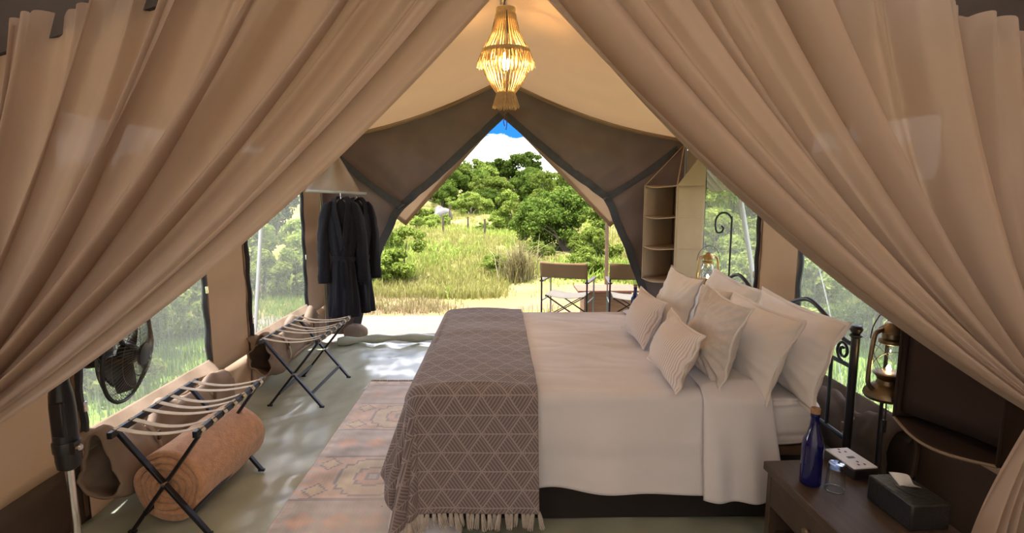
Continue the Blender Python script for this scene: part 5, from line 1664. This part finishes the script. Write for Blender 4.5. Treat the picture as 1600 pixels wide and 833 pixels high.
def bottle(loc, label):
    root = empty('water_bottle', loc, 0, label, 'bottle')
    mb = MB(); mb.lathe([(0.030, 0.0), (0.0365, 0.004), (0.0375, 0.012), (0.0375, 0.155), (0.034, 0.178), (0.024, 0.205), (0.0165, 0.228), (0.0145, 0.262), (0.0165, 0.266), (0.0165, 0.276), (0.014, 0.278)], seg=32)
    mb.build('glass_body', M['blue_glass'], root, True)
    mb = MB(); mb.lathe([(0.013, 0.268), (0.013, 0.279), (0.0165, 0.280), (0.017, 0.298), (0.015, 0.301)], seg=18); mb.build('stopper', M['cork'], root, True)
    return root
bottle((1.165, 1.925, 0.5), 'cobalt blue glass bottle on the near bedside table')
bottle((1.148, 4.66, 0.5), 'cobalt blue glass bottle at the far bedside behind the striped cushion')

tg = empty('tumbler', (1.232, 1.880, 0.5), 0, 'clear glass tumbler upside down beside the blue bottle', 'glass')
mb = MB(); mb.lathe([(0.033, 0.0), (0.0345, 0.002), (0.027, 0.098), (0.026, 0.104), (0.010, 0.106)], seg=32, cap0=False); mb.build('bowl', M['glass'], tg, True)
mb = MB(); mb.lathe([(0.0255, 0.084), (0.0265, 0.090), (0.026, 0.104), (0.004, 0.105)], seg=32); mb.build('thick_base', thin_glass('thick_glass', (0.8, 0.84, 0.84), 0.4), tg, True)
mb = MB(); mb.tube([(0.0338 * math.cos(a), 0.0338 * math.sin(a), 0.0025) for a in np.linspace(0, 2 * pi, 36)], 0.0016, 6, False); mb.build('rim', thin_glass('rim_glass', (0.8, 0.84, 0.84), 0.4), tg, True)

pw = empty('power_outlet_box', (1.385, 2.03, 0.5), 0.10, 'small black power box with white socket panel on the bedside table', 'power outlet')
mb = MB(); mb.box((0, 0, 0.021), (0.105, 0.17, 0.042)); mb.build('case', M['black_plastic'], pw, bevel=0.004)
mb = MB(); mb.box((0, 0, 0.045), (0.10, 0.165, 0.007)); fp = mb.build('face_plate', M['white_plastic'], pw, bevel=0.003, label='white socket panel')
for sx, sy in ((0.0, 0.052), (0.0, -0.052)):
    for ax_, ay_ in ((0, 0.016), (-0.013, -0.006), (0.013, -0.006)):
        mb = MB(); mb.box((sx + ax_, sy + ay_ * 1.0, 0.0493), (0.007, 0.010, 0.0016)); mb.build('socket_hole', M['black_plastic'], fp, bevel=0.001)
mb = MB(); mb.box((0.0, 0.0, 0.0495), (0.030, 0.014, 0.002)); mb.build('usb_port', M['black_plastic'], fp, bevel=0.001)

tb = empty('tissue_box', (1.385, 1.725, 0.5), 0.06, 'black leather tissue box with white tissue on the bedside table', 'tissue box')
mb = MB(); mb.box((0, 0, 0.046), (0.135, 0.20, 0.092)); mb.build('box', M['leather'], tb, bevel=0.006)
mb = MB(); mb.lathe([(0.020, 0.0), (0.030, 0.0005), (0.030, 0.002), (0.020, 0.002)], (0, 0, 0.0915), 24, Matrix.Diagonal((1.0, 2.0, 1.0))); mb.build('slot_trim', M['leather'], tb, True)
P = np.zeros((14, 12, 3))
for i in range(14):
    u = i / 13
    for j in range(12):
        v = j / 11
        P[i, j] = ((u - 0.5) * 0.07 * (0.35 + 0.65 * v) + 0.012 * math.sin(7 * u) * v, (0.02 * math.sin(5 * u + 2 * v) - 0.05 * v * (u - 0.3)) * v + 0.015, 0.085 + 0.062 * v * (1 - 0.45 * abs(u - 0.35) * 2) - 0.015 * v * v * u)
grid_obj('tissue', P, M['tissue'], tb, solid=0.001, label='white folded tissue')

# ================================================================ PATIO CHAIRS AND BOX TABLE
def director_chair(loc, rz, label):
    root = empty('director_chair', loc, rz, label, 'chair', None)
    w, d = 0.57, 0.42                     # faces +y; back at y = 0
    for sx in (-1, 1):
        mb = MB(); mb.tube([(sx * w / 2, 0.0, 0), (sx * w / 2, 0.0, 0.58), (sx * w / 2, -0.035, 0.86)], 0.011, 8); mb.build('rear_leg', M['black_metal'], root, True)
        mb = MB(); mb.tube([(sx * w / 2, d, 0), (sx * w / 2, d, 0.60)], 0.011, 8); mb.build('front_leg', M['steel'], root, True)
        mb = MB(); mb.box((sx * w / 2, d / 2 + 0.02, 0.612), (0.05, d + 0.08, 0.022)); mb.build('armrest', M['dark_wood'], root, bevel=0.006)
        mb = MB(); mb.tube([(sx * w / 2, 0.0, 0.36), (sx * w / 2, d, 0.36)], 0.009, 8); mb.build('side_rail', M['steel'], root, True)
        mb = MB(); mb.tube([(sx * (w / 2 - 0.05), 0.01, 0.42), (sx * (w / 2 - 0.05), d - 0.01, 0.42)], 0.010, 8); mb.build('seat_rail', M['black_metal'], root, True)
    for y in (0.03, d - 0.03):
        for sx in (-1, 1):
            mb = MB(); mb.bar((sx * w / 2, y + 0.008 * sx, 0.10), (-sx * (w / 2 - 0.05), y + 0.008 * sx, 0.42), 0.012, 0.022, (0, 1, 0)); mb.build('cross_brace', M['black_metal'], root)
    P = np.zeros((14, 10, 3))
    for i in range(14):
        u = i / 13
        for j in range(10):
            v = j / 9
            P[i, j] = ((u - 0.5) * (w - 0.08), 0.01 + (d - 0.02) * v, 0.435 - 0.03 * math.sin(pi * u))
    grid_obj('seat', P, M['chair_seat'], root, solid=0.005)
    Q = np.zeros((18, 8, 3))
    for i in range(18):
        u = i / 17
        for j in range(8):
            v = j / 7
            Q[i, j] = ((u - 0.5) * (w + 0.02), -0.014 - 0.035 * (0.15 + 0.85 * v) - 0.02 * math.sin(pi * u), 0.66 + 0.20 * v - 0.012 * math.sin(pi * u) * (v - 0.3))
    grid_obj('backrest', Q, M['chair_canvas'], root, solid=0.006)
    return root
director_chair((0.735, 6.55, -0.10), -0.36, 'tan canvas director chair standing left on the patio')
director_chair((1.56, 6.40, -0.10), -0.12, 'tan canvas director chair half hidden behind the right door flap')
bt = empty('patio_table', (1.36, 7.16, -0.10), 0, 'low brown wooden box table between the director chairs', 'table')
mb = MB(); mb.box((0, 0, 0.20), (0.62, 0.40, 0.40)); mb.build('box', M['box_wood'], bt, bevel=0.005)
for k in range(4):
    mb = MB(); mb.box((0, -0.18 + 0.12 * k, 0.418), (0.80, 0.108, 0.03)); mb.build('plank', M['red_wood'], bt, bevel=0.004)
